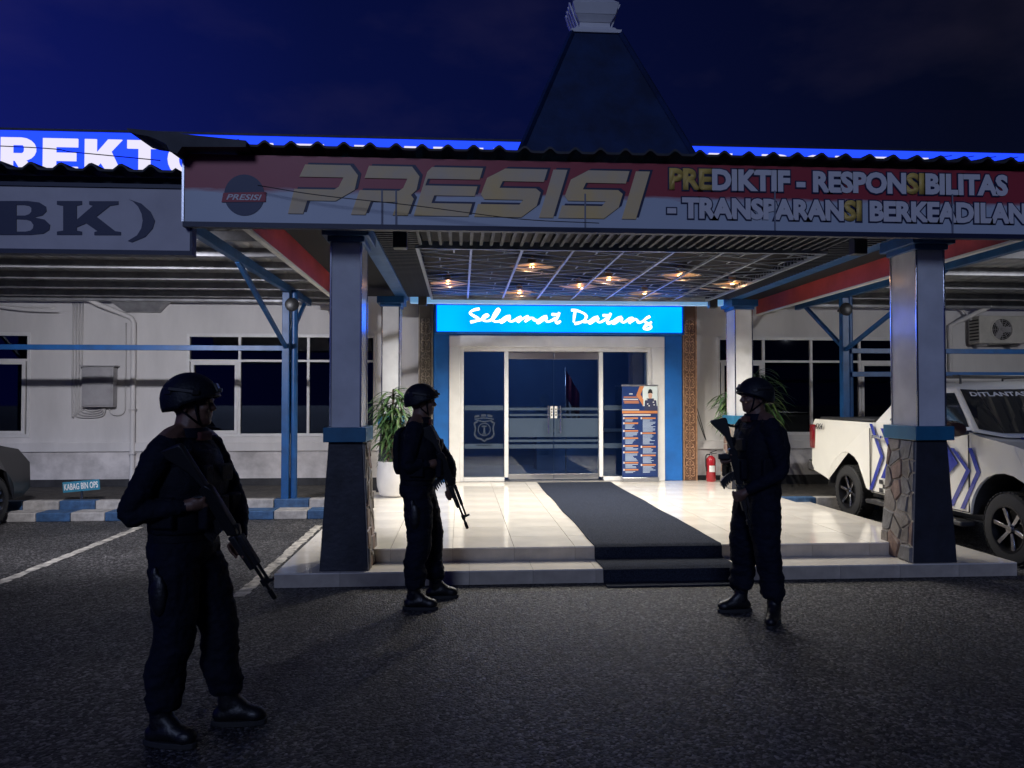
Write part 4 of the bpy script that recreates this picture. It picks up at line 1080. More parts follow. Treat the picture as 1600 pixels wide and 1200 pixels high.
floodlight(-4.3, 7.15, 3.36, 800, 'small floodlight behind the serif lettered board, shining on the wall', (.90, .90, 1.0), (-4.6, 13.3, .9))
floodlight(8.6, 7.3, 3.36, 320, 'small floodlight under the parking canopy over the pickup', (.92, .93, 1.0), (8.6, 13.3, 1.2))
# ================================================================== PICKUP TRUCK
M_CARW = mat('car_white', (0.80, 0.78, 0.71), 0.22, coat=0.6, var=0.04, vscale=1.5)
M_CARB = mat('car_blue', (0.02, 0.035, 0.30), 0.25, coat=0.5)
M_CARDARK = mat('car_plastic', (0.022, 0.022, 0.024), 0.5)
M_CARGLASS = mat('car_glass', (0.012, 0.016, 0.020), 0.04, spec=0.8)
M_TAIL = mat('tail_lamp', (0.18, 0.008, 0.012), 0.12, coat=0.6)
M_RIM = mat('rim_metal', (0.30, 0.30, 0.32), 0.22, 1.0)
M_RIMDARK = mat('rim_dark', (0.03, 0.03, 0.034), 0.3, 0.7)
def wheel(name, parent, xo, y, z, r, side, rimr=.62, spokes=6):
    """xo: X of the outer face; side -1: outer face looks to -X"""
    w = .25; s = -side
    t = MB().lathe([(r * .62, 0), (r * .80, -.004 * s * 0), (r * .93, .012 * s), (r, .045 * s), (r, (w - .045) * s), (r * .93, (w - .012) * s), (r * .62, w * s)], (xo, y, z), 44, axis='x', cap=False)
    t.lathe([(r * .62, w * s), (r * .62, 0)], (xo, y, z), 44, axis='x', cap=False)
    tr = t.build(name, M_RUBBER, parent, smooth='auto', angle=30)
    tb = MB(); n = 40
    for k in range(n):   # tread blocks
        a = 2 * math.pi * k / n; c = Vector((xo + s * w / 2, y + r * math.sin(a), z + r * math.cos(a)))
        rad = Vector((0, math.sin(a), math.cos(a))); tan = Vector((0, math.cos(a), -math.sin(a)))
        for q in (-.075, .0, .075): tb.obox(c + Vector((q, 0, 0)), Vector((.03, 0, 0)), tan * r * .055, rad * .005)
    tb.build('tread', M_RUBBER, tr)
    rm = MB().lathe([(r * .64, .006 * s), (r * .645, -.004 * s), (r * .60, -.002 * s), (r * .585, .03 * s), (r * .56, .12 * s), (r * .1, .125 * s), (.001, .125 * s)], (xo, y, z), 36, axis='x', cap=False)
    ri = rm.build('rim', M_RIMDARK, tr, smooth='auto')
    for k in range(spokes):
        a = 2 * math.pi * k / spokes + .3; rad = Vector((0, math.sin(a), math.cos(a))); tan = Vector((0, math.cos(a), -math.sin(a)))
        c = Vector((xo, y, z)); p0 = c + rad * r * .10 + Vector((s * .035, 0, 0)); p1 = c + rad * r * .59 + Vector((s * .012, 0, 0))
        sp = MB()
        vs = []
        for p, hw in ((p0, .020), (p1, .026)):
            vs += [p - tan * hw, p + tan * hw, p + tan * hw + Vector((s * .04, 0, 0)), p - tan * hw + Vector((s * .04, 0, 0))]
        sp.add(vs, [(0, 1, 2, 3), (4, 7, 6, 5), (0, 4, 5, 1), (1, 5, 6, 2), (2, 6, 7, 3), (3, 7, 4, 0)])
        sp.build('spoke', M_RIM, tr, bevel=.006)
    MB().lathe([(.001, .012 * s), (r * .11, .014 * s), (r * .13, .04 * s)], (xo, y, z), 18, axis='x', cap=False).build('hub_cap', M_RIM, tr, smooth='auto')
    return tr

def arc_pts(cy, cz, r, a0, a1, n=12):
    return [(cy + r * math.cos(R(a0 + (a1 - a0) * k / n)), cz + r * math.sin(R(a0 + (a1 - a0) * k / n))) for k in range(n + 1)]

TX0, TX1 = 5.50, 7.34
trk = thing('pickup_truck', 'white police pickup with blue chevrons parked beside the porch', 'pickup', (6.4, 8.9, 0))
def side_solid(prof, x0, x1, name, m, parent, bev=.05, crown=.035):
    """body block: a side outline carried across the width, its flanks curved a little"""
    zs = [p[1] for p in prof]; zmin, zmax = min(zs), max(zs)
    bmh = bmesh.new(); n = len(prof); rings = []
    xsn = [x0, x0 + .05, x0 + .16, (x0 + x1) / 2, x1 - .16, x1 - .05, x1]
    sc = [1.0] * 7
    for k, x in enumerate(xsn):
        ring = []
        for (yy, zz) in prof:
            t = (zz - zmin) / (zmax - zmin); off = 0.0
            if k in (0, 6): off = crown * (max(0, t - .55) / .45) ** 2 + crown * .5 * (max(0, .2 - t) / .2) ** 2
            ring.append(bmh.verts.new((x + (off if k == 0 else -off if k == 6 else 0), yy, zz)))
        rings.append(ring)
    for k in range(6):
        for i in range(n):
            j = (i + 1) % n
            bmh.faces.new((rings[k][i], rings[k][j], rings[k + 1][j], rings[k + 1][i]))
    for ring, rev in ((rings[0], True), (rings[6], False)):
        f = bmh.faces.new(list(reversed(ring)) if rev else ring)
        bmesh.ops.triangulate(bmh, faces=[f])
    bmesh.ops.recalc_face_normals(bmh, faces=bmh.faces)
    me = bpy.data.meshes.new(name); bmh.to_mesh(me); bmh.free(); me.materials.append(m)
    o = bpy.data.objects.new(name, me); COL.objects.link(o)
    b = o.modifiers.new('bevel', 'BEVEL'); b.width = bev; b.segments = 3; b.limit_method = 'ANGLE'; b.angle_limit = R(50)
    me.shade_smooth(); me.set_sharp_from_angle(angle=R(50))
    w = o.modifiers.new('wn', 'WEIGHTED_NORMAL'); w.keep_sharp = True
    return setp(o, parent)
FW, RW, WZ = 7.32, 10.50, .372
# rear load bed
bed = [(9.87, .46), (9.87, 1.375), (11.50, 1.385), (11.56, 1.30), (11.54, .70), (11.46, .58), (11.08, .50)] + arc_pts(RW, WZ + .03, .53, 8, 172) + [(9.95, .46)]
side_solid(bed, TX0, TX1, 'load_bed', M_CARW, trk, .03)
# cab lower body with doors, fenders and bonnet
cabp = [(9.835, .44), (9.835, 1.38), (8.0, 1.36), (7.72, 1.29), (7.2, 1.22), (6.65, 1.10), (6.48, .96), (6.42, .70), (6.42, .48), (6.55, .40), (6.82, .40)] + list(reversed(arc_pts(FW, WZ + .03, .475, 8, 172))) [::1] + []
arc = arc_pts(FW, WZ + .03, .53, 174, 6)
cabp = [(9.835, .44), (9.835, 1.38), (8.0, 1.36), (7.72, 1.29), (7.2, 1.22), (6.65, 1.10), (6.48, .96), (6.42, .70), (6.42, .48), (6.55, .40), (6.76, .40)] + arc + [(7.87, .44)]
side_solid(cabp, TX0, TX1, 'cab_body', M_CARW, trk, .045)
# greenhouse
def gh(zf, pts): return pts
belt = [(5.56, 9.84, 1.375), (5.555, 7.80, 1.33), (5.72, 7.58, 1.285), (6.42, 7.40, 1.28), (7.12, 7.58, 1.285), (7.285, 7.80, 1.33), (7.28, 9.84, 1.375)]
roofp = [(5.74, 9.42, 1.82), (5.76, 8.42, 1.83), (5.86, 8.26, 1.82), (6.42, 8.12, 1.83), (6.98, 8.26, 1.82), (7.08, 8.42, 1.83), (7.10, 9.42, 1.82)]
top = [(5.95, 9.30, 1.885), (5.97, 8.55, 1.895), (6.05, 8.45, 1.89), (6.42, 8.38, 1.90), (6.79, 8.45, 1.89), (6.87, 8.55, 1.895), (6.89, 9.30, 1.885)]
g_ = MB(); n = 7
vs = belt + roofp + top
fs = []
for lo in (0, 7):
    for i in range(7): fs.append((lo + i, lo + (i + 1) % 7, lo + 7 + (i + 1) % 7, lo + 7 + i))
fs.append(tuple(range(14, 21)))
cabin = g_.add(vs, fs).build('cabin', M_CARW, trk, bevel=.03, seg=3)
def lerp(a, b, t): return tuple(a[i] + (b[i] - a[i]) * t for i in range(3))
def panel(pts, name, m, out, parent, t=.004):
    """thin plate standing proud along 'out'"""
    o = Vector(out).normalized(); n = len(pts)
    vs = [tuple(Vector(p) + o * .0025) for p in pts] + [tuple(Vector(p) + o * (.0025 + t)) for p in pts]
    return MB().add(vs, [tuple(range(n)), tuple(reversed(range(n, 2 * n)))] + [(i, (i + 1) % n, (i + 1) % n + n, i + n) for i in range(n)]).build(name, m, parent)
def SP(u, v):   # near flank of the cabin: u 0 rear..1 front, v 0 belt..1 roof
    return lerp(lerp(belt[0], belt[1], u), lerp(roofp[0], roofp[1], u), v)
outn = (-1, 0, .42)
panel([SP(.16, .10), SP(.44, .08), SP(.42, .86), SP(.20, .86), SP(.13, .60)], 'side_window', M_CARGLASS, outn, cabin)
panel([SP(.49, .08), SP(.955, .10), SP(.955, .30), SP(.93, .86), SP(.47, .86)], 'side_window', M_CARGLASS, outn, cabin)
panel([SP(.42, .06), SP(.51, .06), SP(.49, .90), SP(.40, .90)], 'door_pillar', M_CARDARK, outn, cabin, .003)
# windscreen of three facets with its sun strip lettering
wsl = []
for i in range(1, 5):
    wsl.append((lerp(belt[i], roofp[i], .07), lerp(belt[i], roofp[i], .94)))
wn = (0, -1, 1.1)
wm = MB()
for i in range(3):
    a0, a1 = wsl[i]; b0, b1 = wsl[i + 1]
    if i == 0: a0 = lerp(a0, b0, .12); a1 = lerp(a1, b1, .12)
    o_ = Vector((-.5 if i == 0 else .5 if i == 2 else 0, -1, 1.0)).normalized() * .012
    wm.add([Vector(a0) + o_, Vector(b0) + o_, Vector(b1) + o_, Vector(a1) + o_], [(0, 1, 2, 3)])
wsb = wm.build('windscreen', M_CARGLASS, cabin, smooth=False)
# lettering on the windscreen's upper edge
p00 = Vector(wsl[0][1]); p01 = Vector(wsl[1][1]); d0 = Vector(wsl[0][0])
def wtf(p):   # p.x runs along, p.z down the glass
    s = p.x; h = p.z
    a1 = Vector(wsl[0][1]); b1 = Vector(wsl[1][1]); a0 = Vector(wsl[0][0]); b0 = Vector(wsl[1][0])
    L1 = (b1 - a1).length
    if s <= L1: q = a1.lerp(b1, s / L1); lo = a0.lerp(b0, s / L1)
    else:
        c1 = Vector(wsl[2][1]); c0 = Vector(wsl[2][0]); t = (s - L1) / (c1 - b1).length; q = b1.lerp(c1, t); lo = b0.lerp(c0, t)
    dn = (lo - q).normalized()
    return q + dn * (-h) + Vector((-.4 if s <= L1 else 0, -1, 1.0)).normalized() * .016
text_on('DITLANTAS', .10, .66, -.13, -.05, 0, M_WHITE, cabin, 'windscreen_lettering', offset=.03, ext=0, tf=wtf)
text_on('POLDA', .71, 1.05, -.13, -.05, 0, M_WHITE, cabin, 'windscreen_lettering', offset=.03, ext=0, tf=wtf)
panel([lerp(belt[0], belt[6], .12)[:2] + (1.42,), lerp(belt[0], belt[6], .88)[:2] + (1.42,), lerp(roofp[0], roofp[6], .85), lerp(roofp[0], roofp[6], .15)], 'rear_window', M_CARGLASS, (0, 1, 1), cabin)
# bonnet print
panel([(5.86, 7.55, 1.275), (6.98, 7.55, 1.275), (6.90, 6.75, 1.135), (5.94, 6.75, 1.135)], 'bonnet_print', M_CARB, (0, -.18, 1), trk, .012)
# chevrons and check strip printed on the flank
fx = lambda a, b, d: (d, a, b)
def decal(poly, m, name='chevron', d=0): return MB().prism(poly, fx, TX0 - .004 - d, TX0 - .0012 - d).build(name, m, trk)
def yz(u, v):
    a, c = (u - 800) / 1180, -(v - 600) / 1180
    dd = SURVEY @ Vector((a, c, -1)); t = TX0 / dd.x
    return (dd.y * t, 1.68 + dd.z * t)
def strip(uv, w, m):
    pts = [yz(*p) for p in uv]
    poly = [(a - w / 2, b) for a, b in pts] + [(a + w / 2, b) for a, b in reversed(pts)]
    # keep on the door
    decal(poly, m)
strip([(1361, 662), (1378, 713), (1361, 765)], .075, M_CARB)
strip([(1488, 700), (1513, 735), (1487, 790)], .07, M_CARB)
strip([(1516, 700), (1529, 738), (1504, 795)], .065, M_CARB)
q = [yz(1376, 664), yz(1391, 716), yz(1377, 752), yz(1470, 790), yz(1497, 735), yz(1474, 690)]
q = [(yz(1376, 664)[0], 1.31), (yz(1391, 716)[0], 1.0), (yz(1377, 752)[0], .66), (8.42, .66), (yz(1497, 735)[0], .98), (8.38, 1.31)]
decal(q, M_CARB)
for i in range(14):
    for j in range(3):
        if (i + j) % 2: continue
        decal([(9.62 - i * .085, .47 + j * .055), (9.62 - i * .085, .525 + j * .055), (9.535 - i * .085, .525 + j * .055), (9.535 - i * .085, .47 + j * .055)], M_CARDARK, 'check_square')
# door seams
for y in (9.845, 8.70, 7.86): MB().box(TX0 - .0035, TX0 + .01, y - .004, y + .004, .46, 1.30).build('door_seam', M_CARDARK, trk)
MB().box(TX0 - .0035, TX0 + .01, 7.87, 9.84, .455, .463).build('door_seam', M_CARDARK, trk)
for y in (9.62, 8.52):
    h = MB().box(TX0 - .045, TX0 - .018, y - .10, y + .10, 1.175, 1.215); h.box(TX0 - .02, TX0 + .01, y - .09, y - .06, 1.18, 1.21); h.box(TX0 - .02, TX0 + .01, y + .06, y + .09, 1.18, 1.21)
    h.build('door_handle', M_CHROME, trk, bevel=.006)
mb_ = MB(); mb_.lathe([(.01, -.10), (.075, -.085), (.095, -.02), (.09, .04), (.06, .06)], (0, 0, 0), 16, axis='y')
mir = MB().add([(v[0] * 1.5 + 5.36, v[1] + 7.93, v[2] + 1.36) for v in mb_.v], mb_.f).build('mirror', mat('mirror_shell', (.05, .025, .02), .2, coat=.5), trk, smooth='auto')
MB().bar((5.45, 7.93, 1.31), (5.56, 7.90, 1.33), .05, .04).build('mirror_arm', M_CARDARK, mir)
# steps, arches, bumpers, lamps
sb_ = MB(); sb_.box(TX0 - .07, TX0 + .10, 7.90, 9.85, .30, .355); sbo = sb_.build('side_step', M_CARDARK, trk, bevel=.015)
MB().box(TX0 - .05, TX0 + .06, 8.0, 9.75, .357, .362).build('tread_strip', M_STEEL, sbo)
for (cy, rr) in ((RW, .53), (FW, .53)):
    ins = MB(); pts = arc_pts(cy, WZ + .03, rr - .004, 4, 176, 16)
    for i in range(16):
        (a, b), (c, d) = pts[i], pts[i + 1]
        ins.add([(TX0 + .03, a, b), (TX0 + .03, c, d), (TX0 + .5, c, d), (TX0 + .5, a, b)], [(0, 1, 2, 3)])
    ins.build('wheel_arch', M_CARDARK, trk)
tl = MB().box(TX0 - .012, TX0 + .16, 11.46, 11.585, .93, 1.30).build('tail_lamp', M_TAIL, trk, bevel=.02)
MB().box(TX1 - .16, TX1 + .012, 11.46, 11.585, .93, 1.30).build('tail_lamp', M_TAIL, trk, bevel=.02)
MB().box(TX0 + .02, TX1 - .02, 11.50, 11.72, .56, .74).build('rear_bumper', M_CHROME, trk, bevel=.03)
MB().box(TX0 + .04, TX1 - .04, 6.33, 6.47, .42, .72).build('front_bumper', M_CARDARK, trk, bevel=.04)
MB().box(TX0 + .06, TX0 + .42, 6.42, 6.62, .86, 1.02).build('headlight', mat('lamp_glass', (.5, .5, .52), .08, coat=.5), trk, bevel=.03)
MB().box(TX1 - .42, TX1 - .06, 6.42, 6.62, .86, 1.02).build('headlight', MATS['lamp_glass'], trk, bevel=.03)
MB().box(TX0 + .5, TX1 - .5, 6.40, 6.46, .74, 1.0).build('grille', M_CARDARK, trk, bevel=.02)
MB().box(TX0 + .10, TX1 - .10, 9.90, 11.46, 1.386, 1.42).build('bed_cover', M_CARDARK, trk, bevel=.015)
MB().box(TX0 + .2, TX1 - .2, 6.7, 11.4, .35, .46).build('chassis', M_CARDARK, trk)
bd, _ = text_on('4X4', 0, .26, 0, .085, 0, M_CARDARK, trk, 'badge', offset=.03, shear=.35, ext=0, tf=lambda p: Vector((TX0 - .003, 11.42 - p.x, 1.235 + p.z)))
rk = MB()
for x in (5.86, 6.98): rk.tube([(x, 8.5, 1.87), (x, 8.5, 1.96), (x, 9.3, 1.96), (x, 9.3, 1.87)], .014, 8)
for y in (8.55, 8.9, 9.25): rk.tube([(5.80, y, 1.965), (7.04, y, 1.965)], .012, 8)
rk.build('roof_rack', M_CARDARK, trk, smooth='auto')
for (yy, xo, sd_) in ((FW, TX0 + .02, -1), (RW, TX0 + .02, -1), (FW, TX1 - .02, 1), (RW, TX1 - .02, 1)): wheel('wheel', trk, xo, yy, WZ, .372, sd_)

# ================================================================== DARK CAR AT THE EDGE
M_CARG = mat('car_grey', (0.010, 0.010, 0.012), 0.3, coat=0.4)
car = thing('parked_car', 'dark grey car with spoked wheel parked nose to the striped kerb', 'car', (-7.0, 9, 0))
CX1 = -6.10; CX0 = -7.90
prof = [(6.9, .45), (6.95, .95), (7.5, 1.02), (9.6, 1.08), (10.4, 1.10), (10.95, 1.0), (11.18, .80), (11.20, .45), (11.05, .34), (10.82, .32)] + arc_pts(10.42, .37, .40, 0, 180) + [(9.9, .30), (8.2, .30)] + arc_pts(7.75, .37, .40, 0, 180) + [(7.2, .34)]
side_solid(prof, CX0, CX1, 'body', M_CARG, car, .06, .06)
belt = [(CX0 + .06, 7.2, 1.02), (CX0 + .06, 9.95, 1.08), (CX1 - .06, 9.95, 1.08), (CX1 - .06, 7.2, 1.02)]
rf = [(CX0 + .25, 7.7, 1.55), (CX0 + .25, 9.1, 1.58), (CX1 - .25, 9.1, 1.58), (CX1 - .25, 7.7, 1.55)]
cc_ = MB().add(belt + rf, [(0, 1, 5, 4), (1, 2, 6, 5), (2, 3, 7, 6), (3, 0, 4, 7), (4, 5, 6, 7)]).build('cabin', M_CARG, car, bevel=.06, seg=3)
l4 = lambda a, b, c, d, u, v: lerp(lerp(a, b, u), lerp(d, c, u), v)
panel([l4(belt[3], belt[2], rf[2], rf[3], u, v) for u, v in ((.06, .1), (.92, .1), (.88, .86), (.12, .86))], 'side_window', M_CARGLASS, (1, 0, .4), cc_)
panel([l4(belt[1], belt[2], rf[2], rf[1], u, v) for u, v in ((.06, .08), (.94, .08), (.92, .9), (.08, .9))], 'windscreen', M_CARGLASS, (0, 1, 1), cc_)
for (yy, xo, s_) in ((10.42, CX1 - .02, 1), (7.75, CX1 - .02, 1), (10.42, CX0 + .02, -1), (7.75, CX0 + .02, -1)): wheel('wheel', car, xo, yy, .335, .335, s_, spokes=10)
MB().box(CX1 - .32, CX1 - .03, 10.98, 11.12, .74, .90).build('headlight', MATS['lamp_glass'], car, bevel=.03)
MB().box(CX0 + .03, CX0 + .32, 10.98, 11.12, .74, .90).build('headlight', MATS['lamp_glass'], car, bevel=.03)
MB().box(CX0 + .2, CX1 - .2, 7.2, 10.8, .25, .36).build('chassis', M_CARDARK, car)

# ================================================================== WALL FIXTURES
M_BOXGREY = mat('grey_box_paint', (0.36, 0.35, 0.36), 0.5, var=.15, vscale=5)
eb = thing('electrical_box', 'grey metal electrical box with looping conduits on the wall', 'electrical box', (-6.1, WY, 1.54))
MB().box(-6.37, -5.86, WY - .17, WY - .003, 1.56, 2.24).build('cabinet', M_BOXGREY, eb, bevel=.008)
MB().box(-6.345, -5.885, WY - .185, WY - .172, 1.585, 2.21).build('door', M_BOXGREY, eb, bevel=.005)
MB().box(-6.40, -5.82, WY - .21, WY - .003, 2.245, 2.265).build('rain_hood', M_BOXGREY, eb)
M_COND = mat('conduit_plastic', (.52, .50, .49), .5)
for k in range(4):
    x = -6.44 - .05 * k; zb = 1.52 - .035 * k
    pts = [(x, WY - .03, 3.35), (x, WY - .03, zb + .12), (x + .04, WY - .03, zb + .02), (x + .15, WY - .03, zb - .03), (-6.16 + .02 * k, WY - .03, zb - .01), (-6.10 + .02 * k, WY - .05, 1.56)]
    MB().tube(catmull(pts, 4), .014, 6).build('conduit', M_COND, eb, smooth=True)
pts = [(-5.98, WY - .05, 1.56), (-5.96, WY - .03, 1.46), (-5.85, WY - .03, 1.42), (-5.74, WY - .03, 1.47), (-5.72, WY - .03, 1.7), (-5.72, WY - .03, 3.0)]
MB().tube(catmull(pts, 4), .012, 6).build('conduit', M_COND, eb, smooth=True)
dp = thing('drain_pipe', 'white drain pipe bending down the wall beside the electrical box', 'pipe', (-5.6, WY, .2))
MB().tube([(-6.25, 12.98, 3.40), (-6.1, 13.05, 3.30), (-5.72, WY - .07, 3.13), (-5.62, WY - .06, 3.08), (-5.58, WY - .06, 3.0), (-5.58, WY - .06, .24)], .042, 12).build('tube', M_WALL, dp, smooth='auto')
for z in (2.6, 1.5, .75): MB().box(-5.635, -5.525, WY - .115, WY - .003, z, z + .025).build('clip', M_COND, dp)
gh_ = thing('gutter_hopper', 'grey sloping gutter hopper under the eaves above the drain pipe', 'gutter', (-5.3, 13.2, 3.2))
MB().add([(-6.0, 12.97, 3.44), (-4.9, 12.97, 3.44), (-4.9, WY, 3.44), (-6.0, WY, 3.44), (-5.7, 13.2, 3.18), (-5.15, 13.2, 3.18), (-5.15, WY, 3.18), (-5.7, WY, 3.18)],
         [(0, 1, 2, 3), (4, 7, 6, 5), (0, 4, 5, 1), (1, 5, 6, 2), (2, 6, 7, 3), (3, 7, 4, 0)]).build('trough', M_PURLIN, gh_, bevel=.01)
wc = MB(); wc.tube(catmull([(-8, 12.9, 3.30), (-7.2, 12.8, 3.20), (-6.6, 12.75, 3.18)], 5), .012, 6)
tag(wc.build('cable', M_COND, smooth=True), 'pale loose cable drooping under the parking canopy near the conduits', 'cable')

ac = thing('air_conditioner', 'cream outdoor air conditioner unit on the wall above the pickup', 'air conditioner', (9.75, 13.1, 2.65))
M_ACW = mat('ac_casing', (.52, .50, .46), .5, var=.15, vscale=4)
MB().box(9.30, 10.22, 12.95, 13.25, 2.70, 3.20).build('casing', M_ACW, ac, bevel=.015)
MB().lathe([(.215, 0), (.215, -.012), (.19, -.014), (.19, 0)], (9.72, 12.948, 2.95), 32, axis='y', cap=False).build('fan_ring', M_ACW, ac, smooth='auto')
MB().lathe([(.188, -.002), (.001, -.002)], (9.72, 12.948, 2.95), 32, axis='y', cap=False).build('fan_opening', M_BLACK, ac)
for k in range(5):
    r = .03 + .034 * k
    MB().tube([(9.72 + r * math.sin(t), 12.934, 2.95 + r * math.cos(t)) for t in [2 * math.pi * i / 24 for i in range(25)]], .004, 5).build('guard_ring', M_BOXGREY, ac, smooth=True)
for k in range(6):
    a = math.pi * k / 6; MB().tube([(9.72 - .19 * math.cos(a), 12.931, 2.95 - .19 * math.sin(a)), (9.72 + .19 * math.cos(a), 12.931, 2.95 + .19 * math.sin(a))], .0035, 5).build('guard_spoke', M_BOXGREY, ac)
for k in range(3):
    a = 2 * math.pi * k / 3; c = Vector((9.72 + .1 * math.cos(a), 12.944, 2.95 + .1 * math.sin(a)))
    MB().obox(c, Vector((math.cos(a), 0, math.sin(a))) * .08, Vector((-math.sin(a), 0, math.cos(a))) * .05, Vector((0, .001, 0))).build('fan_blade', M_BOXGREY, ac)
for k in range(7): MB().box(9.285, 9.298, 12.97, 13.2, 2.76 + k * .058, 2.785 + k * .058).build('fin', M_BLACK, ac)
for x in (9.45, 10.05): MB().box(x - .02, x + .02, 12.95, WY - .003, 2.655, 2.698).build('bracket', M_STEEL, ac)
MB().tube(catmull([(9.32, 13.15, 3.1), (9.2, 13.2, 3.3), (9.0, 13.25, 3.4)], 5), .02, 8).build('pipe', M_COND, ac, smooth=True)
pp = thing('roof_drain', 'white sloping drain pipe above the air conditioner', 'pipe', (9.2, 13.0, 3.2))
MB().tube([(9.55, 12.98, 3.38), (9.1, 13.2, 3.12), (8.98, WY - .06, 3.05), (8.98, WY - .06, 2.2)], .042, 12).build('tube', M_WALL, pp, smooth='auto')

# little name board on a stake
sg = thing('name_board', 'small tilted teal board with white capital letters on a stake behind the kerb', 'sign', (-5.5, 11.5, .2))
ca, sa = math.cos(R(5)), math.sin(R(5))
tfk = lambda p: Vector((-5.55 + p.x * ca - p.z * sa, p.y, .42 + p.x * sa + p.z * ca))
vs = [tfk(Vector((a, b, c))) for b in (11.50, 11.52) for a, c in ((-.26, -.075), (.26, -.075), (.26, .075), (-.26, .075))]
MB().add(vs, [(0, 1, 2, 3), (7, 6, 5, 4), (0, 4, 5, 1), (1, 5, 6, 2), (2, 6, 7, 3), (3, 7, 4, 0)]).build('board', mat('teal_board', (.03, .20, .30), .5, var=.2, vscale=9), sg)
MB().box(-5.57, -5.54, 11.525, 11.545, .15, .44).build('stake', M_SLAT, sg)
text_on('KABAG BIN OPS', -.24, .24, -.045, .05, 11.497, M_WHITE, sg, 'lettering', offset=.02, ext=.002, tf=tfk)

# fire extinguisher
fe = thing('fire_extinguisher', 'red fire extinguisher standing beside the copper carved panel', 'fire extinguisher', (4.36, 12.98, PZ))
ex, ey = 4.36, 12.95
M_REDP = mat('extinguisher_red', (.36, .012, .02), .25, coat=.4)
MB().lathe([(.075, .0), (.082, .012), (.082, .36), (.075, .40), (.045, .435), (.025, .45)], (ex, ey, PZ), 24).build('cylinder', M_REDP, fe, smooth='auto')
MB().lathe([(.024, .45), (.024, .49), (.014, .50)], (ex, ey, PZ), 14).build('valve', M_STEEL, fe, smooth='auto')
MB().bar((ex - .015, ey, PZ + .50), (ex + .10, ey, PZ + .54), .02, .014).build('lever', M_BLACK, fe); MB().bar((ex - .015, ey, PZ + .485), (ex + .10, ey, PZ + .49), .018, .012).build('carry_handle', M_BLACK, fe)
MB().tube(catmull([(ex - .02, ey - .01, PZ + .47), (ex - .09, ey - .03, PZ + .46), (ex - .11, ey - .05, PZ + .35), (ex - .095, ey - .05, PZ + .18)], 5), .011, 8).build('hose', M_BLACK, fe, smooth=True)
lab = MB(); 
for k in range(8):
    a0, a1 = R(-38 + 76 * k / 8), R(-38 + 76 * (k + 1) / 8); rr = .0835
    lab.add([(ex + rr * math.sin(a0), ey - rr * math.cos(a0), PZ + .17), (ex + rr * math.sin(a1), ey - rr * math.cos(a1), PZ + .17), (ex + rr * math.sin(a1), ey - rr * math.cos(a1), PZ + .28), (ex + rr * math.sin(a0), ey - rr * math.cos(a0), PZ + .28)], [(0, 1, 2, 3)])
lab.build('paper_label', M_WHITE, fe)
wl = MB(); wl.tube(catmull([(4.18, WY - .01, 1.75), (4.24, WY - .02, 1.4), (4.36, WY - .02, 1.05), (4.40, WY - .02, .96)], 5), .006, 5); wl.tube(catmull([(4.18, WY - .012, 1.75), (4.29, WY - .025, 1.35), (4.40, WY - .02, .96)], 5), .006, 5)
tag(wl.build('cable', M_BLACK, smooth=True), 'thin dark cable hanging down the wall beside the copper carved panel', 'cable')

# roll-up information banner
ru = thing('rollup_banner', 'upright blue information banner with orange bars standing by the glass door', 'rollup banner', (3.1, 12.95, PZ))
RX0, RX1, RZ0, RZ1, RY = 2.79, 3.42, .345, 1.92, 12.95
MB().box(RX0, RX1, RY, RY + .006, RZ0, RZ1).build('print_sheet', mat('rollup_blue', (.008, .03, .13), .35, var=.25, vscale=3), ru)
MB().box(RX0 - .01, RX1 + .01, RY - .05, RY + .07, PZ, .343).build('cassette', M_STEEL, ru, bevel=.01)
MB().box(RX0 - .005, RX1 + .005, RY - .006, RY + .012, RZ1, RZ1 + .025).build('top_rail', M_STEEL, ru, bevel=.003)
MB().tube([(3.1, RY + .04, .34), (3.1, RY + .04, 1.9)], .01).build('pole', M_STEEL, ru)
M_OR = mat('orange_print', (.46, .17, .06), .45); M_TXT = mat('text_print', (.42, .50, .62), .45); M_WP = mat('white_poster', (.55, .55, .57), .45)
W2 = RX1 - RX0; H2 = RZ1 - RZ0
pr = lambda a, b, d: (RX0 + a * W2, d, RZ1 - b * H2)
def prt(poly, m, name='print_block', k=1): return MB().prism(poly, pr, RY - .0016 * k - .0002, RY - .0016 * (k - 1) - .0004).build(name, m, ru)
rct = lambda a, b, c, d: [(a, b), (c, b), (c, d), (a, d)]
prt(rct(.58, .0, .995, .22), mat('poster_pale', (.55, .62, .62), .5), 'portrait_ground')
prt([(.50, 0), (.62, 0), (.52, .09), (.60, .15), (.60, .22), (.40, .10)], M_OR, 'orange_band', 2)
# portrait: peaked cap, face, dark uniform with pale shoulder boards
cxp, cyp = .79, .105
prt([(.62, .27), (.64, .16), (.70, .135), (.88, .135), (.96, .16), (.985, .27)], mat('portrait_uniform', (.02, .025, .07), .6), 'portrait_uniform', 3)
prt([(cxp + .055 * math.cos(t), cyp + .032 * math.sin(t)) for t in [2 * math.pi * k / 16 for k in range(16)]], mat('portrait_skin', (.50, .30, .22), .6), 'portrait_face', 4)
prt([(.72, .082), (.74, .045), (.79, .03), (.84, .045), (.86, .082), (.79, .074)], M_BLACK, 'portrait_cap', 5)
for a in (.65, .89): prt(rct(a, .145, a + .06, .155), M_WP, 'shoulder_board', 5)
for a, b in ((.70, .19), (.74, .21), (.86, .17), (.88, .20)): prt(rct(a, b, a + .035, b + .012), M_WP, 'medal', 5)
prt(rct(.005, .272, .995, .300), M_OR, 'orange_band', 4); prt(rct(.005, .256, .48, .266), M_WP, 'white_bar', 2); prt(rct(.03, .31, .80, .325), M_WP, 'white_bar', 2)
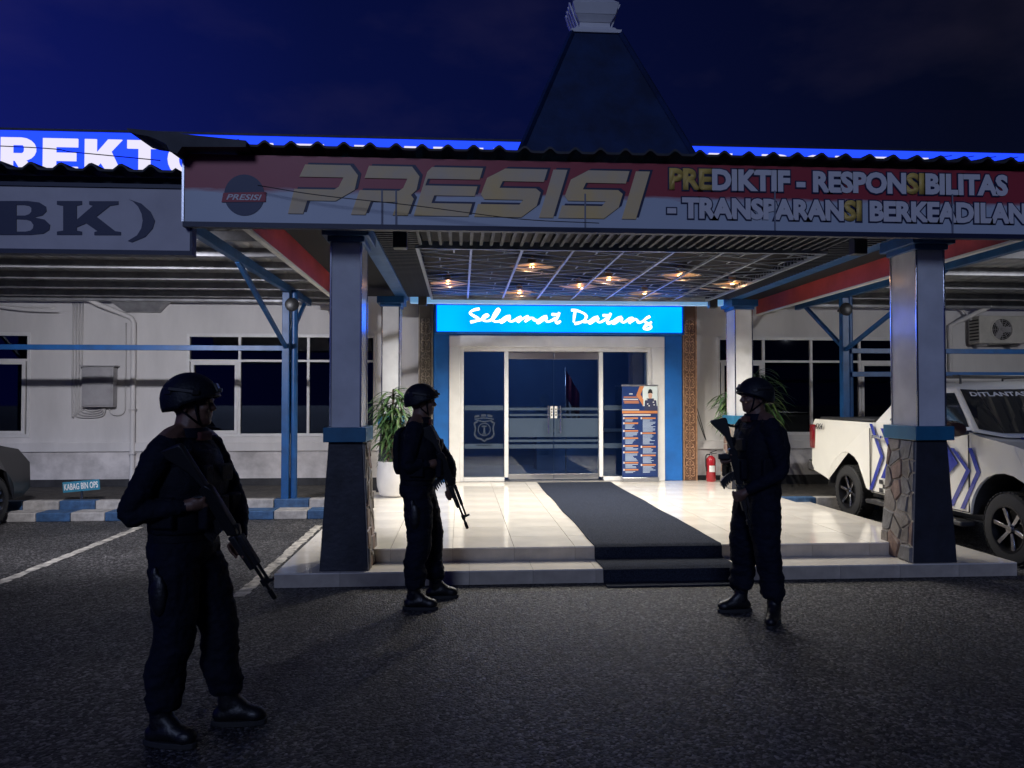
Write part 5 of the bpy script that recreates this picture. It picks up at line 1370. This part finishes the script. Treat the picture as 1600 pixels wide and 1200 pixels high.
for k, (a, b, m_) in enumerate(((.05, .115, M_OR), (.03, .14, M_WP), (.05, .16, M_OR), (.06, .178, M_OR), (.2, .08, M_WP))): prt(rct(a, b, a + (.42 if k < 4 else .1), b + .011), m_, 'title_line', 1)
lcol = [.345, .40, .485, .565, .65, .72, .835, .912]; rcol = [.345, .51, .66, .755, .86]
rr_ = random.Random(4)
for x0, col_, nxt in ((.05, lcol, 1.0), (.54, rcol, 1.0)):
    for i, b in enumerate(col_):
        prt(rct(x0, b, x0 + .40, b + .016), M_OR, 'orange_heading', 1); prt(rct(x0 - .02, b - .003, x0 + .015, b + .019), M_WP, 'bullet', 2)
        e_ = (col_[i + 1] if i + 1 < len(col_) else .965) - .008; z = b + .024
        while z < e_ - .006:
            prt(rct(x0 + .04, z, x0 + .04 + rr_.uniform(.18, .37), z + .0055), M_TXT, 'text_line', 1); z += .0125

# ================================================================== POTTED PLANTS
M_LEAF = mat('dracaena_leaf', (0.055, 0.125, 0.040), 0.45, var=0.45, vscale=6)
M_LEAF2 = mat('dracaena_leaf_pale', (0.11, 0.19, 0.06), 0.45, var=0.35, vscale=6)
M_POT = mat('white_pot', (0.68, 0.66, 0.62), 0.4, var=.08, vscale=4)
M_BARK = mat('cane_bark', (0.16, 0.12, 0.085), 0.8, var=.4, vscale=20, bump=.6)
def leaf_strip(mb, p, d, L, w, droop, mi):
    d = Vector(d).normalized(); pts = []; q = Vector(p); n = 7
    for i in range(n + 1):
        pts.append(q.copy()); d = (d + Vector((0, 0, -droop / n))).normalized(); q = q + d * L / n
    vs = []
    for i, q in enumerate(pts):
        t = i / n; ww = w * (math.sin(math.pi * (.12 + .88 * t)) ** .7) * (1 - .25 * t) if t < 1 else .001
        dd = (pts[min(n, i + 1)] - pts[max(0, i - 1)]).normalized(); s = dd.cross(Vector((0, 0, 1)))
        s = s.normalized() if s.length > .05 else Vector((1, 0, 0)); up = s.cross(dd)
        vs += [q - s * ww, q - up * ww * .25, q + s * ww]
    fs = []
    for i in range(n):
        a = i * 3; fs += [(a, a + 1, a + 4, a + 3), (a + 1, a + 2, a + 5, a + 4)]
    mb.add(vs, fs, mi)
def dracaena(lab, x, y, heads, pot_r, pot_h, seed, pot=True):
    rnd = random.Random(seed)
    p = thing('potted_plant', lab, 'plant', (x, y, PZ), 'potted dracaenas on the porch')
    prof = [(pot_r * .62, 0), (pot_r * .80, .03), (pot_r * .97, pot_h * .30), (pot_r, pot_h * .55), (pot_r * .93, pot_h * .97), (pot_r * .92, pot_h), (pot_r * .85, pot_h), (pot_r * .84, pot_h - .06)]
    MB().lathe(prof, (x, y, PZ + .002), 36).build('pot', M_POT, p, smooth='auto')
    st = MB(); lv = MB()
    for (dx, dy, z0, z1, nl, L) in heads:
        b = Vector((x + dx * .35, y + dy * .35, PZ + pot_h - .05)); t = Vector((x + dx, y + dy, z1 - .05))
        st.tube([b, b.lerp(t, .5) + Vector((dx * .1, dy * .1, 0)), t], [.022, .018, .012], 8)
        for k in range(nl):
            f = rnd.random(); c = b.lerp(t, 1 - (1 - f) * (t.z - z0) / max(.05, (t.z - b.z)))
            a = rnd.uniform(0, 2 * math.pi); el = rnd.uniform(.05, 1.2) * (.4 + .6 * f)
            leaf_strip(lv, c, (math.cos(a), math.sin(a), el), L * rnd.uniform(.65, 1.1), rnd.uniform(.016, .026), rnd.uniform(1.0, 2.2), int(rnd.random() < .4))
    st.build('stem', M_BARK, p, smooth='auto')
    fo_ = lv.build('foliage', [M_LEAF, M_LEAF2], p, smooth=True); fo_['kind'] = 'stuff'
dracaena('leafy green dracaena in a tall round white pot behind the middle guard', -1.0, 11.25,
         [(0, 0, 1.30, 1.88, 110, .40), (-.16, .05, 1.05, 1.68, 95, .38), (.13, -.06, 1.10, 1.75, 95, .38), (.02, .1, .80, 1.40, 90, .34)], .235, .52, 11)
dracaena('tall drooping green dracaena behind the guard with the raised rifle stock', 4.88, 12.55,
         [(.12, 0, 1.60, 2.18, 120, .58), (-.42, -.1, 1.30, 1.85, 110, .46), (.34, .02, 1.35, 1.98, 120, .58), (-.1, .05, 1.2, 1.7, 90, .5)], .22, .50, 12)

# loose wires in front of the banner and over the eaves
wr = MB(); wr.tube(catmull([(-1.72, 6.50, 3.50), (-1.2, 6.48, 3.42), (-.4, 6.46, 3.34), (.5, 6.46, 3.24), (1.2, 6.48, 3.22)], 6), .004, 5)
tag(wr.build('hanging_wire', M_BLACK, smooth=True), 'thin dark wire sagging across the banner front', 'wire')
for k, lab in enumerate(('lowest of the thin dark wires crossing the lit roof sign above the banner slogan', 'second lowest thin dark wire crossing the lit roof sign above the slogan', 'third thin dark wire crossing the lit roof sign above the slogan', 'topmost thin dark wire crossing the lit roof sign above the slogan')):
    x0 = 6.25 + k * .42
    w_ = MB(); w_.tube(catmull([(x0 - 1.2, 11.0, 4.85), (x0, 11.6, 5.33), (x0 + .7, 11.9, 5.52), (x0 + 2.6, 13.0, 6.1)], 8), .008, 5)
    tag(w_.build('overhead_wire', M_BLACK, smooth=True), lab, 'wire', 'wires rising to the roof sign')
w_ = MB(); w_.tube(catmull([(-9, 8.5, 4.5), (-4.35, 7.4, 4.08), (-3.55, 7.2, 3.97), (-2.72, 7.0, 3.85)], 8), .005, 5)
tag(w_.build('overhead_wire', M_BLACK, smooth=True), 'thin dark wire crossing in front of the big white roof letters', 'wire')
# ================================================================== GUARDS
class Prim(MB):
    def ell(s, c, ax, n=14):
        c = Vector(c); ax = [Vector(a) for a in ax]; base = len(s.v); m = n // 2
        for i in range(m + 1):
            ph = math.pi * i / m
            for k in range(n):
                th = 2 * math.pi * k / n
                s.v.append(tuple(c + ax[0] * math.sin(ph) * math.cos(th) + ax[1] * math.sin(ph) * math.sin(th) + ax[2] * math.cos(ph)))
        for i in range(m):
            for k in range(n):
                k2 = (k + 1) % n
                s.f.append((base + i * n + k, base + (i + 1) * n + k, base + (i + 1) * n + k2, base + i * n + k2)); s.mi.append(0)
        return s
    def cap(s, pts, rs, n=12):
        """tapered limb through points with rounded ends"""
        P = catmull([Vector(p) for p in pts], 5) if len(pts) > 2 else [Vector(p) for p in pts]
        if len(pts) > 2:
            rr = [];
            for i in range(len(pts) - 1):
                for j in range(5): t = j / 5; t = t * t * (3 - 2 * t); rr.append(rs[i] + (rs[i + 1] - rs[i]) * t)
            rr.append(rs[-1])
        else: rr = list(rs)
        d0 = (P[0] - P[1]).normalized(); d1 = (P[-1] - P[-2]).normalized()
        A = [(P[0] + d0 * rr[0] * .98, rr[0] * .12), (P[0] + d0 * rr[0] * .7, rr[0] * .7)]
        B = [(P[-1] + d1 * rr[-1] * .7, rr[-1] * .7), (P[-1] + d1 * rr[-1] * .98, rr[-1] * .12)]
        seq = A + list(zip(P, rr)) + B
        return s.tube([q[0] for q in seq], [q[1] for q in seq], n)
    def loft(s, secs, T, n=22):
        """secs: (x, y, z, half depth, half width) ellipses in the figure's own frame"""
        base = len(s.v)
        for (x, y, z, d, w) in secs:
            for k in range(n):
                t = 2 * math.pi * k / n; ct, st = math.cos(t), math.sin(t)
                q = lambda a: math.copysign(abs(a) ** .85, a)
                s.v.append(tuple(T @ Vector((x + d * q(ct), y + w * q(st), z))))
        for i in range(len(secs) - 1):
            for k in range(n):
                k2 = (k + 1) % n; s.f.append((base + i * n + k, base + i * n + k2, base + (i + 1) * n + k2, base + (i + 1) * n + k)); s.mi.append(0)
        s.f.append(tuple(base + k for k in reversed(range(n)))); s.mi.append(0)
        s.f.append(tuple(base + (len(secs) - 1) * n + k for k in range(n))); s.mi.append(0)
        return s
def remesh(prim, name, mats, parent, voxel, smooth=2, fold=None, assign=None):
    me = prim.mesh(name, mats); o = bpy.data.objects.new(name, me); COL.objects.link(o)
    r = o.modifiers.new('r', 'REMESH'); r.mode = 'VOXEL'; r.voxel_size = voxel; r.use_smooth_shade = True
    if smooth:
        s = o.modifiers.new('s', 'SMOOTH'); s.iterations = smooth; s.factor = .5
    dg = bpy.context.evaluated_depsgraph_get()
    m2 = bpy.data.meshes.new_from_object(o.evaluated_get(dg))
    bpy.data.objects.remove(o); bpy.data.meshes.remove(me)
    m2.materials.clear()
    for m in (mats if isinstance(mats, (list, tuple)) else [mats]): m2.materials.append(m)
    if fold:
        co = [v.co.copy() for v in m2.vertices]; no = [v.normal.copy() for v in m2.vertices]
        for v, c, nn in zip(m2.vertices, co, no): v.co = c + nn * fold(c, nn)
    if assign:
        for p in m2.polygons: p.material_index = assign(p.center)
    m2.shade_smooth()
    o = bpy.data.objects.new(name, m2); COL.objects.link(o)
    return setp(o, parent)

def rifle_matrix(butt, muzzle, up):
    b, m = Vector(butt), Vector(muzzle); f = (m - b).normalized(); u = Vector(up); u = (u - f * u.dot(f)).normalized(); l = u.cross(f)
    M = Matrix((( f.x, l.x, u.x, 0), (f.y, l.y, u.y, 0), (f.z, l.z, u.z, 0), (0, 0, 0, 1)))
    o = b + f * .36
    return Matrix.Translation(o) @ M
def rifle(lab, M):
    g = thing('rifle', lab, 'rifle', tuple(M.translation), 'rifles held by the guards')
    def part(name, mb, m, bevel=.003, smooth=False):
        q = MB(); q.v = [tuple(M @ Vector(v)) for v in mb.v]; q.f = mb.f; q.mi = mb.mi
        return q.build(name, m, g, bevel=bevel, smooth=smooth)
    fz = lambda a, b, d: (a, d, b)
    part('receiver', MB().prism([(-.12, -.028), (.15, -.030), (.16, .02), (.12, .030), (-.10, .034), (-.13, .015)], fz, -.018, .018), M_GUN)
    part('stock', MB().prism([(-.36, .012), (-.34, .020), (-.12, .020), (-.12, -.006), (-.22, -.025), (-.345, -.105), (-.365, -.10)], fz, -.016, .016), M_POLYMER, .006)
    part('pistol_grip', MB().prism([(-.085, -.028), (-.045, -.028), (-.065, -.115), (-.105, -.105)], fz, -.014, .014), M_POLYMER, .006)
    mg = MB(); pts = []
    for k in range(7):
        t = k / 6; a = .55 * t; pts.append((.085 + .20 * (1 - math.cos(a)) * 1.3 + .01 * t, -.03 - .20 * math.sin(a) * 1.35 * .75))
    for k in range(6):
        (x0, z0), (x1, z1) = pts[k], pts[k + 1]
        mg.add([(x0 - .032, -.012, z0), (x0 + .032, -.012, z0 + .012 * 0), (x1 + .030, -.012, z1 + .010), (x1 - .034, -.012, z1 - .008), (x0 - .032, .012, z0), (x0 + .032, .012, z0), (x1 + .030, .012, z1 + .010), (x1 - .034, .012, z1 - .008)],
               [(0, 1, 2, 3), (7, 6, 5, 4), (0, 4, 5, 1), (1, 5, 6, 2), (2, 6, 7, 3), (3, 7, 4, 0)])
    part('magazine', mg, M_POLYMER, 0)
    hg = MB(); hg.prism([(.16, -.035), (.36, -.026), (.36, .004), (.16, .004)], fz, -.022, .022); hg.prism([(.17, .010), (.35, .010), (.35, .034), (.17, .036)], fz, -.017, .017)
    h_ = part('handguard', hg, M_POLYMER, .006)
    b = MB(); b.tube([(.15, 0, -.004), (.53, 0, -.004)], .0085, 10); b.tube([(.35, 0, .022), (.44, 0, .022)], .008, 8)
    part('barrel', b, M_GUN, 0, 'auto')
    part('muzzle_brake', MB().lathe([(.013, .50), (.013, .55), (.010, .556)], (0, 0, -.004), 12, axis='x'), M_GUN, 0, 'auto')
    fs = MB(); fs.prism([(.435, -.018), (.465, -.018), (.458, .052), (.446, .052)], fz, -.006, .006); fs.box(.432, .470, -.012, .012, -.018, .010)
    part('front_sight', fs, M_GUN, .002)
    part('rear_sight', MB().prism([(.11, .030), (.17, .032), (.13, .050), (.115, .050)], fz, -.009, .009), M_GUN, .002)
    tg = MB(); tg.tube([(-.045, 0, -.03), (-.042, 0, -.062), (-.005, 0, -.066), (.01, 0, -.03)], .0035, 6); part('trigger_guard', tg, M_GUN, 0)
    return g

def person(lab, loc, yaw, head_yaw, ankles, foot_dirs, gun, elbows, pack, scale=1.0, seed=1, lean=0.0, gripside='R', vestlab=None):
    rnd = random.Random(seed)
    T = Matrix.Translation((loc[0], loc[1], 0)) @ Matrix.Rotation(R(yaw), 4, 'Z') @ Matrix.Scale(scale, 4)
    F = (T.to_3x3() @ Vector((1, 0, 0))).normalized(); Lf = (T.to_3x3() @ Vector((0, 1, 0))).normalized(); Z = Vector((0, 0, 1))
    p = thing('person', lab, 'person', (loc[0], loc[1], 0), 'armed guards in dark uniform')
    TH_ = Matrix.Translation(T @ Vector((.012 + lean * .5, 0, 0))) @ Matrix.Rotation(R(head_yaw), 4, 'Z') @ Matrix.Scale(scale, 4)
    HX = lambda x, y, z: TH_ @ Vector((x, y, z))
    hf = (TH_.to_3x3() @ Vector((1, 0, 0))); hl = (TH_.to_3x3() @ Vector((0, 1, 0))); hz = Z * scale
    # ---------------- body: one continuous surface
    b = Prim()
    b.loft([(-.01, 0, .84, .085, .12), (-.012, 0, .90, .142, .190), (-.012, 0, .97, .138, .188), (0, 0, 1.05, .118, .168), (.005, 0, 1.16, .125, .172), (.008 + lean * .3, 0, 1.28, .138, .186), (.0 + lean * .4, 0, 1.38, .132, .196), (-.008 + lean * .5, 0, 1.45, .095, .165), (-.008 + lean * .5, 0, 1.49, .072, .09)], T)
    b.cap([T @ Vector((-.012 + lean * .5, 0, 1.44)), HX(-.005, 0, 1.53), HX(.0, 0, 1.60)], [.086, .074, .066])
    b.ell(HX(.002, 0, 1.665), (hf * .098, hl * .078, hz * .105), 18)
    b.ell(HX(.030, 0, 1.60), (hf * .074, hl * .066, hz * .078), 16)
    b.ell(HX(.062, 0, 1.562), (hf * .040, hl * .038, hz * .028), 12)     # chin
    b.ell(HX(.090, 0, 1.668), (hf * .022, hl * .052, hz * .014), 12)     # brow
    b.cap([HX(.094, 0, 1.660), HX(.114, 0, 1.626)], [.010, .014])         # nose
    for s in (-1, 1):
        b.ell(HX(.107, s * .011, 1.622), (hf * .011, hl * .009, hz * .008), 8)
        b.ell(HX(.070, s * .042, 1.628), (hf * .034, hl * .022, hz * .024), 10)   # cheek
        b.ell(HX(-.005, s * .080, 1.632), (hf * .017, hl * .009, hz * .030), 10)  # ear
    b.ell(HX(.094, 0, 1.596), (hf * .012, hl * .026, hz * .007), 10); b.ell(HX(.092, 0, 1.584), (hf * .012, hl * .022, hz * .007), 10)
    hips = {'L': T @ Vector((-.005, .092, .91)), 'R': T @ Vector((-.005, -.092, .91))}
    knees = {}
    for k in 'LR':
        hp_, an = hips[k], Vector((ankles[k][0], ankles[k][1], .115))
        fd = Vector((foot_dirs[k][0], foot_dirs[k][1], 0)).normalized()
        kn = hp_.lerp(an, .50) + fd * .025 + (F * .012); knees[k] = kn
        calf = kn.lerp(an, .38) - fd * .020
        b.cap([hp_ + Z * .03, hp_.lerp(kn, .35) + F * .008, kn, calf, kn.lerp(an, .72), an + Z * .115], [.112 * scale, .112 * scale, .092 * scale, .088 * scale, .083 * scale, .076 * scale], 16)
        # cargo pocket
        out = Lf * (1 if k == 'L' else -1)
        c = hp_.lerp(kn, .62) + out * .078 * scale
        b.ell(c, (F * .070, out * .030, Z * .085), 10)
        b.cap([an + Z * .14, an - Z * .02], [.05 * scale, .045 * scale])
    # arms to the rifle
    Mg = gun
    grip = Mg @ Vector((-.062, 0, -.060)); fore = Mg @ Vector((.235, 0, -.030))
    gs = gripside; os_ = 'L' if gs == 'R' else 'R'
    hands = []
    gx = (Mg.to_3x3() @ Vector((1, 0, 0))); gy = (Mg.to_3x3() @ Vector((0, 1, 0))); gz = (Mg.to_3x3() @ Vector((0, 0, 1)))
    for side, tgt, mode in ((gs, grip, 'grip'), (os_, fore, 'fore')):
        sg_ = 1 if side == 'L' else -1
        sh = T @ Vector((-.005 + lean * .5, sg_ * .185, 1.435)); el = Vector(elbows[side])
        sy = gy * (1 if (T @ Vector((0, sg_ * .3, 1.2)) - tgt).dot(gy) > 0 else -1)   # side of the rifle the hand comes from
        wr_ = tgt + (el - tgt).normalized() * .085 + sy * .018
        b.ell(sh - Z * .012, (F * .074 * scale, Lf * .068 * scale, Z * .074 * scale), 14)
        b.cap([T @ Vector((-.012 + lean * .5, sg_ * .045, 1.50)), T @ Vector((-.01 + lean * .5, sg_ * .12, 1.475)), sh + Z * .012], [.056, .062, .062], 10)
        b.cap([sh, sh.lerp(el, .5) + Lf * sg_ * .008, el, el.lerp(wr_, .45), wr_], [.070 * scale, .062 * scale, .052 * scale, .050 * scale, .038 * scale], 14)
        # palm beside the grip, four fingers round it, thumb over the other side
        ax = gz if mode == 'grip' else gx         # axis of what is held
        pd = (tgt - wr_).normalized(); pc = tgt + sy * .026 - pd * .020
        b.cap([wr_, pc], [.030, .032]); b.ell(pc, (ax.normalized() * .043, sy * .016, ax.cross(sy).normalized() * .040), 12)
        wrap = ax.cross(sy).normalized()
        if wrap.dot(-gz if mode == 'fore' else gx) < 0: wrap = -wrap
        for f_i in range(4):
            o_ = ax.normalized() * (-.033 + .022 * f_i) if mode == 'fore' else ax.normalized() * (-.030 + .020 * f_i)
            ln = (.9, 1.0, .97, .80)[f_i]; base_ = tgt + o_ + sy * .024
            b.cap([base_ - wrap * .005, base_ + wrap * .034 * ln - sy * .002, base_ + wrap * .040 * ln - sy * .028, base_ + wrap * .022 * ln - sy * .046], [.0098, .0094, .009, .0078], 8)
        tb_ = tgt + ax.normalized() * .036 + sy * .026
        b.cap([pc + ax.normalized() * .022, tb_ - wrap * .010 - sy * .006, tgt + ax.normalized() * .042 - wrap * .016 - sy * .026], [.014, .0115, .009], 8)
        hands.append((wr_, tgt))
    hc = TH_ @ Vector((.02, 0, 1.62)); zcol = (T @ Vector((0, 0, 1.485))).z
    def assign(c):
        if c.z > zcol and (c - hc).length < .25: return 1
        for w_, t_ in hands:
            if (c - t_).length < .085 and (c - w_).length > .02 and (c - t_).dot(w_ - t_) < .075 * (w_ - t_).length: return 1
        return 0
    off = Vector((seed * 3.7, seed * 1.3, 0))
    def fold(c, nn):
        if assign(c): return 0.0
        q = c + off
        a = noise.noise((q.x * 7, q.y * 7, q.z * 15)) * .55 + noise.noise((q.x * 15, q.y * 15, q.z * 26)) * .28
        k = 1.0 if c.z < .95 else .55
        if .24 < c.z < .40: k = 1.7
        return a * .017 * k + .005 * noise.noise((q.x * 34, q.y * 34, q.z * 48)) + (.004 if c.z < .9 else .002)
    bo_ = remesh(b, 'body', [M_CLOTH, M_SKIN], p, .0075, 2, fold, assign)
    # ---------------- eyes
    for s in (-1, 1):
        e_ = Prim(); e_.ell(HX(.083, s * .031, 1.648), (hf * .012, hl * .014, hz * .009), 10); e_.build('eye', mat('eye', (.10, .08, .07), .15), p, smooth=True)
    # ---------------- boots
    for k in 'LR':
        an = Vector((ankles[k][0], ankles[k][1], 0)); fd = Vector((foot_dirs[k][0], foot_dirs[k][1], 0)).normalized(); sd_ = fd.cross(Z)
        q = Prim()
        q.cap([an + Z * .30 + knees[k].lerp(an, .75) * 0, an + Z * .20, an + Z * .10], [.058, .054, .052], 14)
        q.cap([an - fd * .035 + Z * .055, an + fd * .05 + Z * .072, an + fd * .12 + Z * .055], [.048, .052, .045], 14)
        q.cap([an + Z * .14, an + fd * .07 + Z * .085], [.050, .042], 12)
        q.ell(an + fd * .135 + Z * .050, (fd * .062, sd_ * .048, Z * .044), 14)
        bt = remesh(q, 'boot', [M_BOOT], p, .009, 2)
        sl_ = MB(); pts = []
        for t in range(18):
            a = 2 * math.pi * t / 18; c_, s_ = math.cos(a), math.sin(a)
            pts.append((.060 + .145 * c_ * (1 if c_ > 0 else 1.0), .05 * math.copysign(abs(s_) ** .7, s_) * (1 - .12 * c_)))
        sl_.prism(pts, lambda a, b_, d: tuple(an + fd * (a - .005) + sd_ * b_ + Z * d), .002, .030)
        sl_.build('sole', M_RUBBER, bt, bevel=.004)
    # ---------------- vest, pouches, belt, holster
    v = Prim()
    v.loft([(.004, 0, 1.02, .150, .200), (.006, 0, 1.14, .164, .208), (.01 + lean * .3, 0, 1.27, .172, .212), (.0 + lean * .4, 0, 1.36, .152, .182), (.0 + lean * .5, 0, 1.42, .120, .140)], T)
    for s in (-1, 1):
        v.cap([T @ Vector((.10, s * .10, 1.38)), T @ Vector((.0, s * .105, 1.475)), T @ Vector((-.11, s * .10, 1.38))], [.030, .028, .030], 8)
    ve = remesh(v, 'vest', [M_VEST], p, .012, 2, lambda c, n_: .004 * noise.noise(c * 22))
    TR3 = T.to_3x3()
    def lbox(x, y, z, hx, hy, hz_, name, m, par, bev=.012):
        MB().obox(T @ Vector((x, y, z)), TR3 @ Vector((hx, 0, 0)), TR3 @ Vector((0, hy, 0)), TR3 @ Vector((0, 0, hz_))).build(name, m, par, bevel=bev)
    for s in (-.11, 0, .11): lbox(.188, s, 1.12, .026, .046, .075, 'pouch', M_VEST, ve)
    lbox(.168, .07, 1.30, .018, .055, .045, 'pouch', M_VEST, ve); lbox(.165, -.09, 1.29, .02, .03, .06, 'radio', M_VEST, ve, .006)
    lbox(.02, .205, 1.13, .06, .026, .075, 'pouch', M_VEST, ve); lbox(.02, -.205, 1.13, .06, .026, .075, 'pouch', M_VEST, ve)
    if pack > 0:
        q = Prim(); q.loft([(-.145 - pack * .3, 0, 1.06, .03 + pack * .25, .10), (-.150 - pack * .5, 0, 1.12, .04 + pack * .55, .135), (-.155 - pack * .5, 0, 1.28, .04 + pack * .55, .14), (-.150 - pack * .35, 0, 1.40, .035 + pack * .4, .12), (-.13, 0, 1.45, .02, .08)], T)
        remesh(q, 'back_pouch', [M_VEST], ve, .012, 3, lambda c, n_: .005 * noise.noise(c * 16))
    else: lbox(-.16, 0, 1.13, .035, .10, .06, 'back_pouch', M_VEST, ve, .02)
    MB_ = Prim(); MB_.loft([(-.006, 0, .985, .140, .192), (-.006, 0, 1.03, .140, .190)], T, 28); MB_.build('belt', M_VEST, p, smooth='auto')
    ho = hips['R'].lerp(knees['R'], .42) - Lf * .115
    hs = Prim(); hs.ell(ho, (F * .045, Lf * .026, Z * .105), 12); hs.ell(ho + Z * .09 - F * .02, (F * .022, Lf * .018, Z * .05), 10)
    remesh(hs, 'holster', [M_BOOT], p, .008, 1)
    # ---------------- helmet
    hm = MB(); na, nr = 40, 12; rx, ry, rz = .142, .124, .134; cz = 1.672
    for j in range(nr + 1):
        for i in range(na):
            th = 2 * math.pi * i / na; c_ = math.cos(th)
            zl = .010 + .008 * max(0, c_) ** 2 - .078 * max(0, -c_) ** .6 - .040 * (1 - abs(c_)) ** 1.2
            pm = math.acos(max(-1, min(1, zl / rz))); ph = pm * j / nr
            fl = 1 + .05 * max(0, j / nr - .85) / .15
            hm.v.append(tuple(HX(-.004 + rx * math.sin(ph) * c_ * fl, ry * math.sin(ph) * math.sin(th) * fl, cz + rz * math.cos(ph))))
    for j in range(nr):
        for i in range(na):
            i2 = (i + 1) % na; hm.f.append((j * na + i, j * na + i2, (j + 1) * na + i2, (j + 1) * na + i)); hm.mi.append(0)
    ho_ = hm.build('helmet', M_HELMET, p, smooth=True); so2 = ho_.modifiers.new('t', 'SOLIDIFY'); so2.thickness = .009; so2.offset = -1
    def hbox(x, y, z, a, b_, c_, name, rotz=0.0, m=M_BLACK, tilt=0.0):
        Rm = Matrix.Rotation(rotz, 3, 'Z'); Q = TH_.to_3x3() @ Rm @ Matrix.Rotation(tilt, 3, 'Y')
        MB().obox(HX(x, y, z), Q @ Vector((a, 0, 0)), Q @ Vector((0, b_, 0)), Q @ Vector((0, 0, c_))).build(name, m, ho_, bevel=.004)
    hbox(.128, 0, 1.728, .008, .022, .024, 'mount_plate', 0, M_BLACK, -.42); hbox(.142, 0, 1.716, .010, .014, .010, 'mount_hook', 0, M_GUN)
    for s in (-1, 1):
        hbox(-.01, s * .119, 1.715, .062, .006, .010, 'side_rail', 0, M_BLACK, .12); hbox(.055, s * .112, 1.702, .018, .010, .012, 'rail_clip', -s * .4)
        hbox(-.075, s * .098, 1.71, .022, .010, .018, 'ear_clip', s * .5)
        st_ = MB(); st_.tube([HX(.045, s * .090, 1.68), HX(.050, s * .074, 1.61), HX(.058, s * .045, 1.548), HX(.062, 0, 1.530)], .007, 6); st_.tube([HX(-.05, s * .085, 1.66), HX(.0, s * .078, 1.60), HX(.05, s * .05, 1.552)], .006, 6)
        st_.build('chin_strap', M_VEST, ho_, smooth=True)
    # shoulder patches and collar scarf
    sc_ = Prim(); sc_.loft([(-.005 + lean * .5, 0, 1.480, .098, .108), (.0 + lean * .5, 0, 1.528, .088, .090)], T, 24); sc_.build('collar', M_CLOTH, p, smooth='auto')
    lbox(.085 + lean * .5, 0.0, 1.487, .018, .05, .022, 'scarf', M_SCARF, p, .008)
    # sling from the rifle over the shoulder
    s_pts = [Mg @ Vector((-.33, 0, -.02)), T @ Vector((.10, (-.12 if gs == 'R' else .12), 1.43)), T @ Vector((-.05, (-.05 if gs == 'R' else .05), 1.52)), T @ Vector((-.16, .10 if gs == 'R' else -.10, 1.36))]
    sl2 = MB(); sl2.tube(catmull(s_pts, 5), .009, 6, flat=(1, 1, 1)); sl2.build('sling', M_VEST, p, smooth=True)
    return p

G1 = rifle_matrix((-1.33, 3.66, 1.47), (-.925, 3.90, .675), (.75, -.35, .5))
rifle('black rifle slung muzzle down across the chest of the tall guard closest to the camera', G1)
person('tall guard in dark helmet nearest the parking lines, rifle lowered across his body', (-1.385, 3.93), -14, 2,
       {'R': (-1.46, 3.83), 'L': (-1.20, 4.04)}, {'R': (.95, -.28), 'L': (1, -.02)}, G1, {'R': (-1.555, 3.68, 1.14), 'L': (-1.17, 4.06, 1.13)}, .02, 1.008, 1, .02)
G2 = rifle_matrix((-.255, 6.13, 1.47), (.045, 6.26, .665), (.75, .1, .5))
rifle('black rifle pointing down in front of the guard beside the white potted plant', G2)
person('guard in dark helmet standing before the potted plant, seen in profile facing the carpet', (-.345, 6.30), -8, 0,
       {'R': (-.375, 6.13), 'L': (-.215, 6.46)}, {'R': (1, -.12), 'L': (1, .06)}, G2, {'R': (-.42, 6.07, 1.15), 'L': (-.10, 6.44, 1.14)}, .012, 1.008, 2, .015)
G3 = rifle_matrix((1.985, 5.60, 1.545), (2.20, 5.60, .665), (1, 0, .25))
rifle('black rifle held upright with its stock raised by the guard near the pickup', G3)
person('guard in dark helmet near the pickup, facing the other two across the carpet', (2.30, 5.74), 188, 184,
       {'L': (2.355, 5.57), 'R': (2.225, 5.90)}, {'L': (-.55, -.85), 'R': (-1, -.10)}, G3, {'L': (2.385, 5.50, 1.15), 'R': (2.20, 5.92, 1.16)}, .03, 1.03, 3, .0)
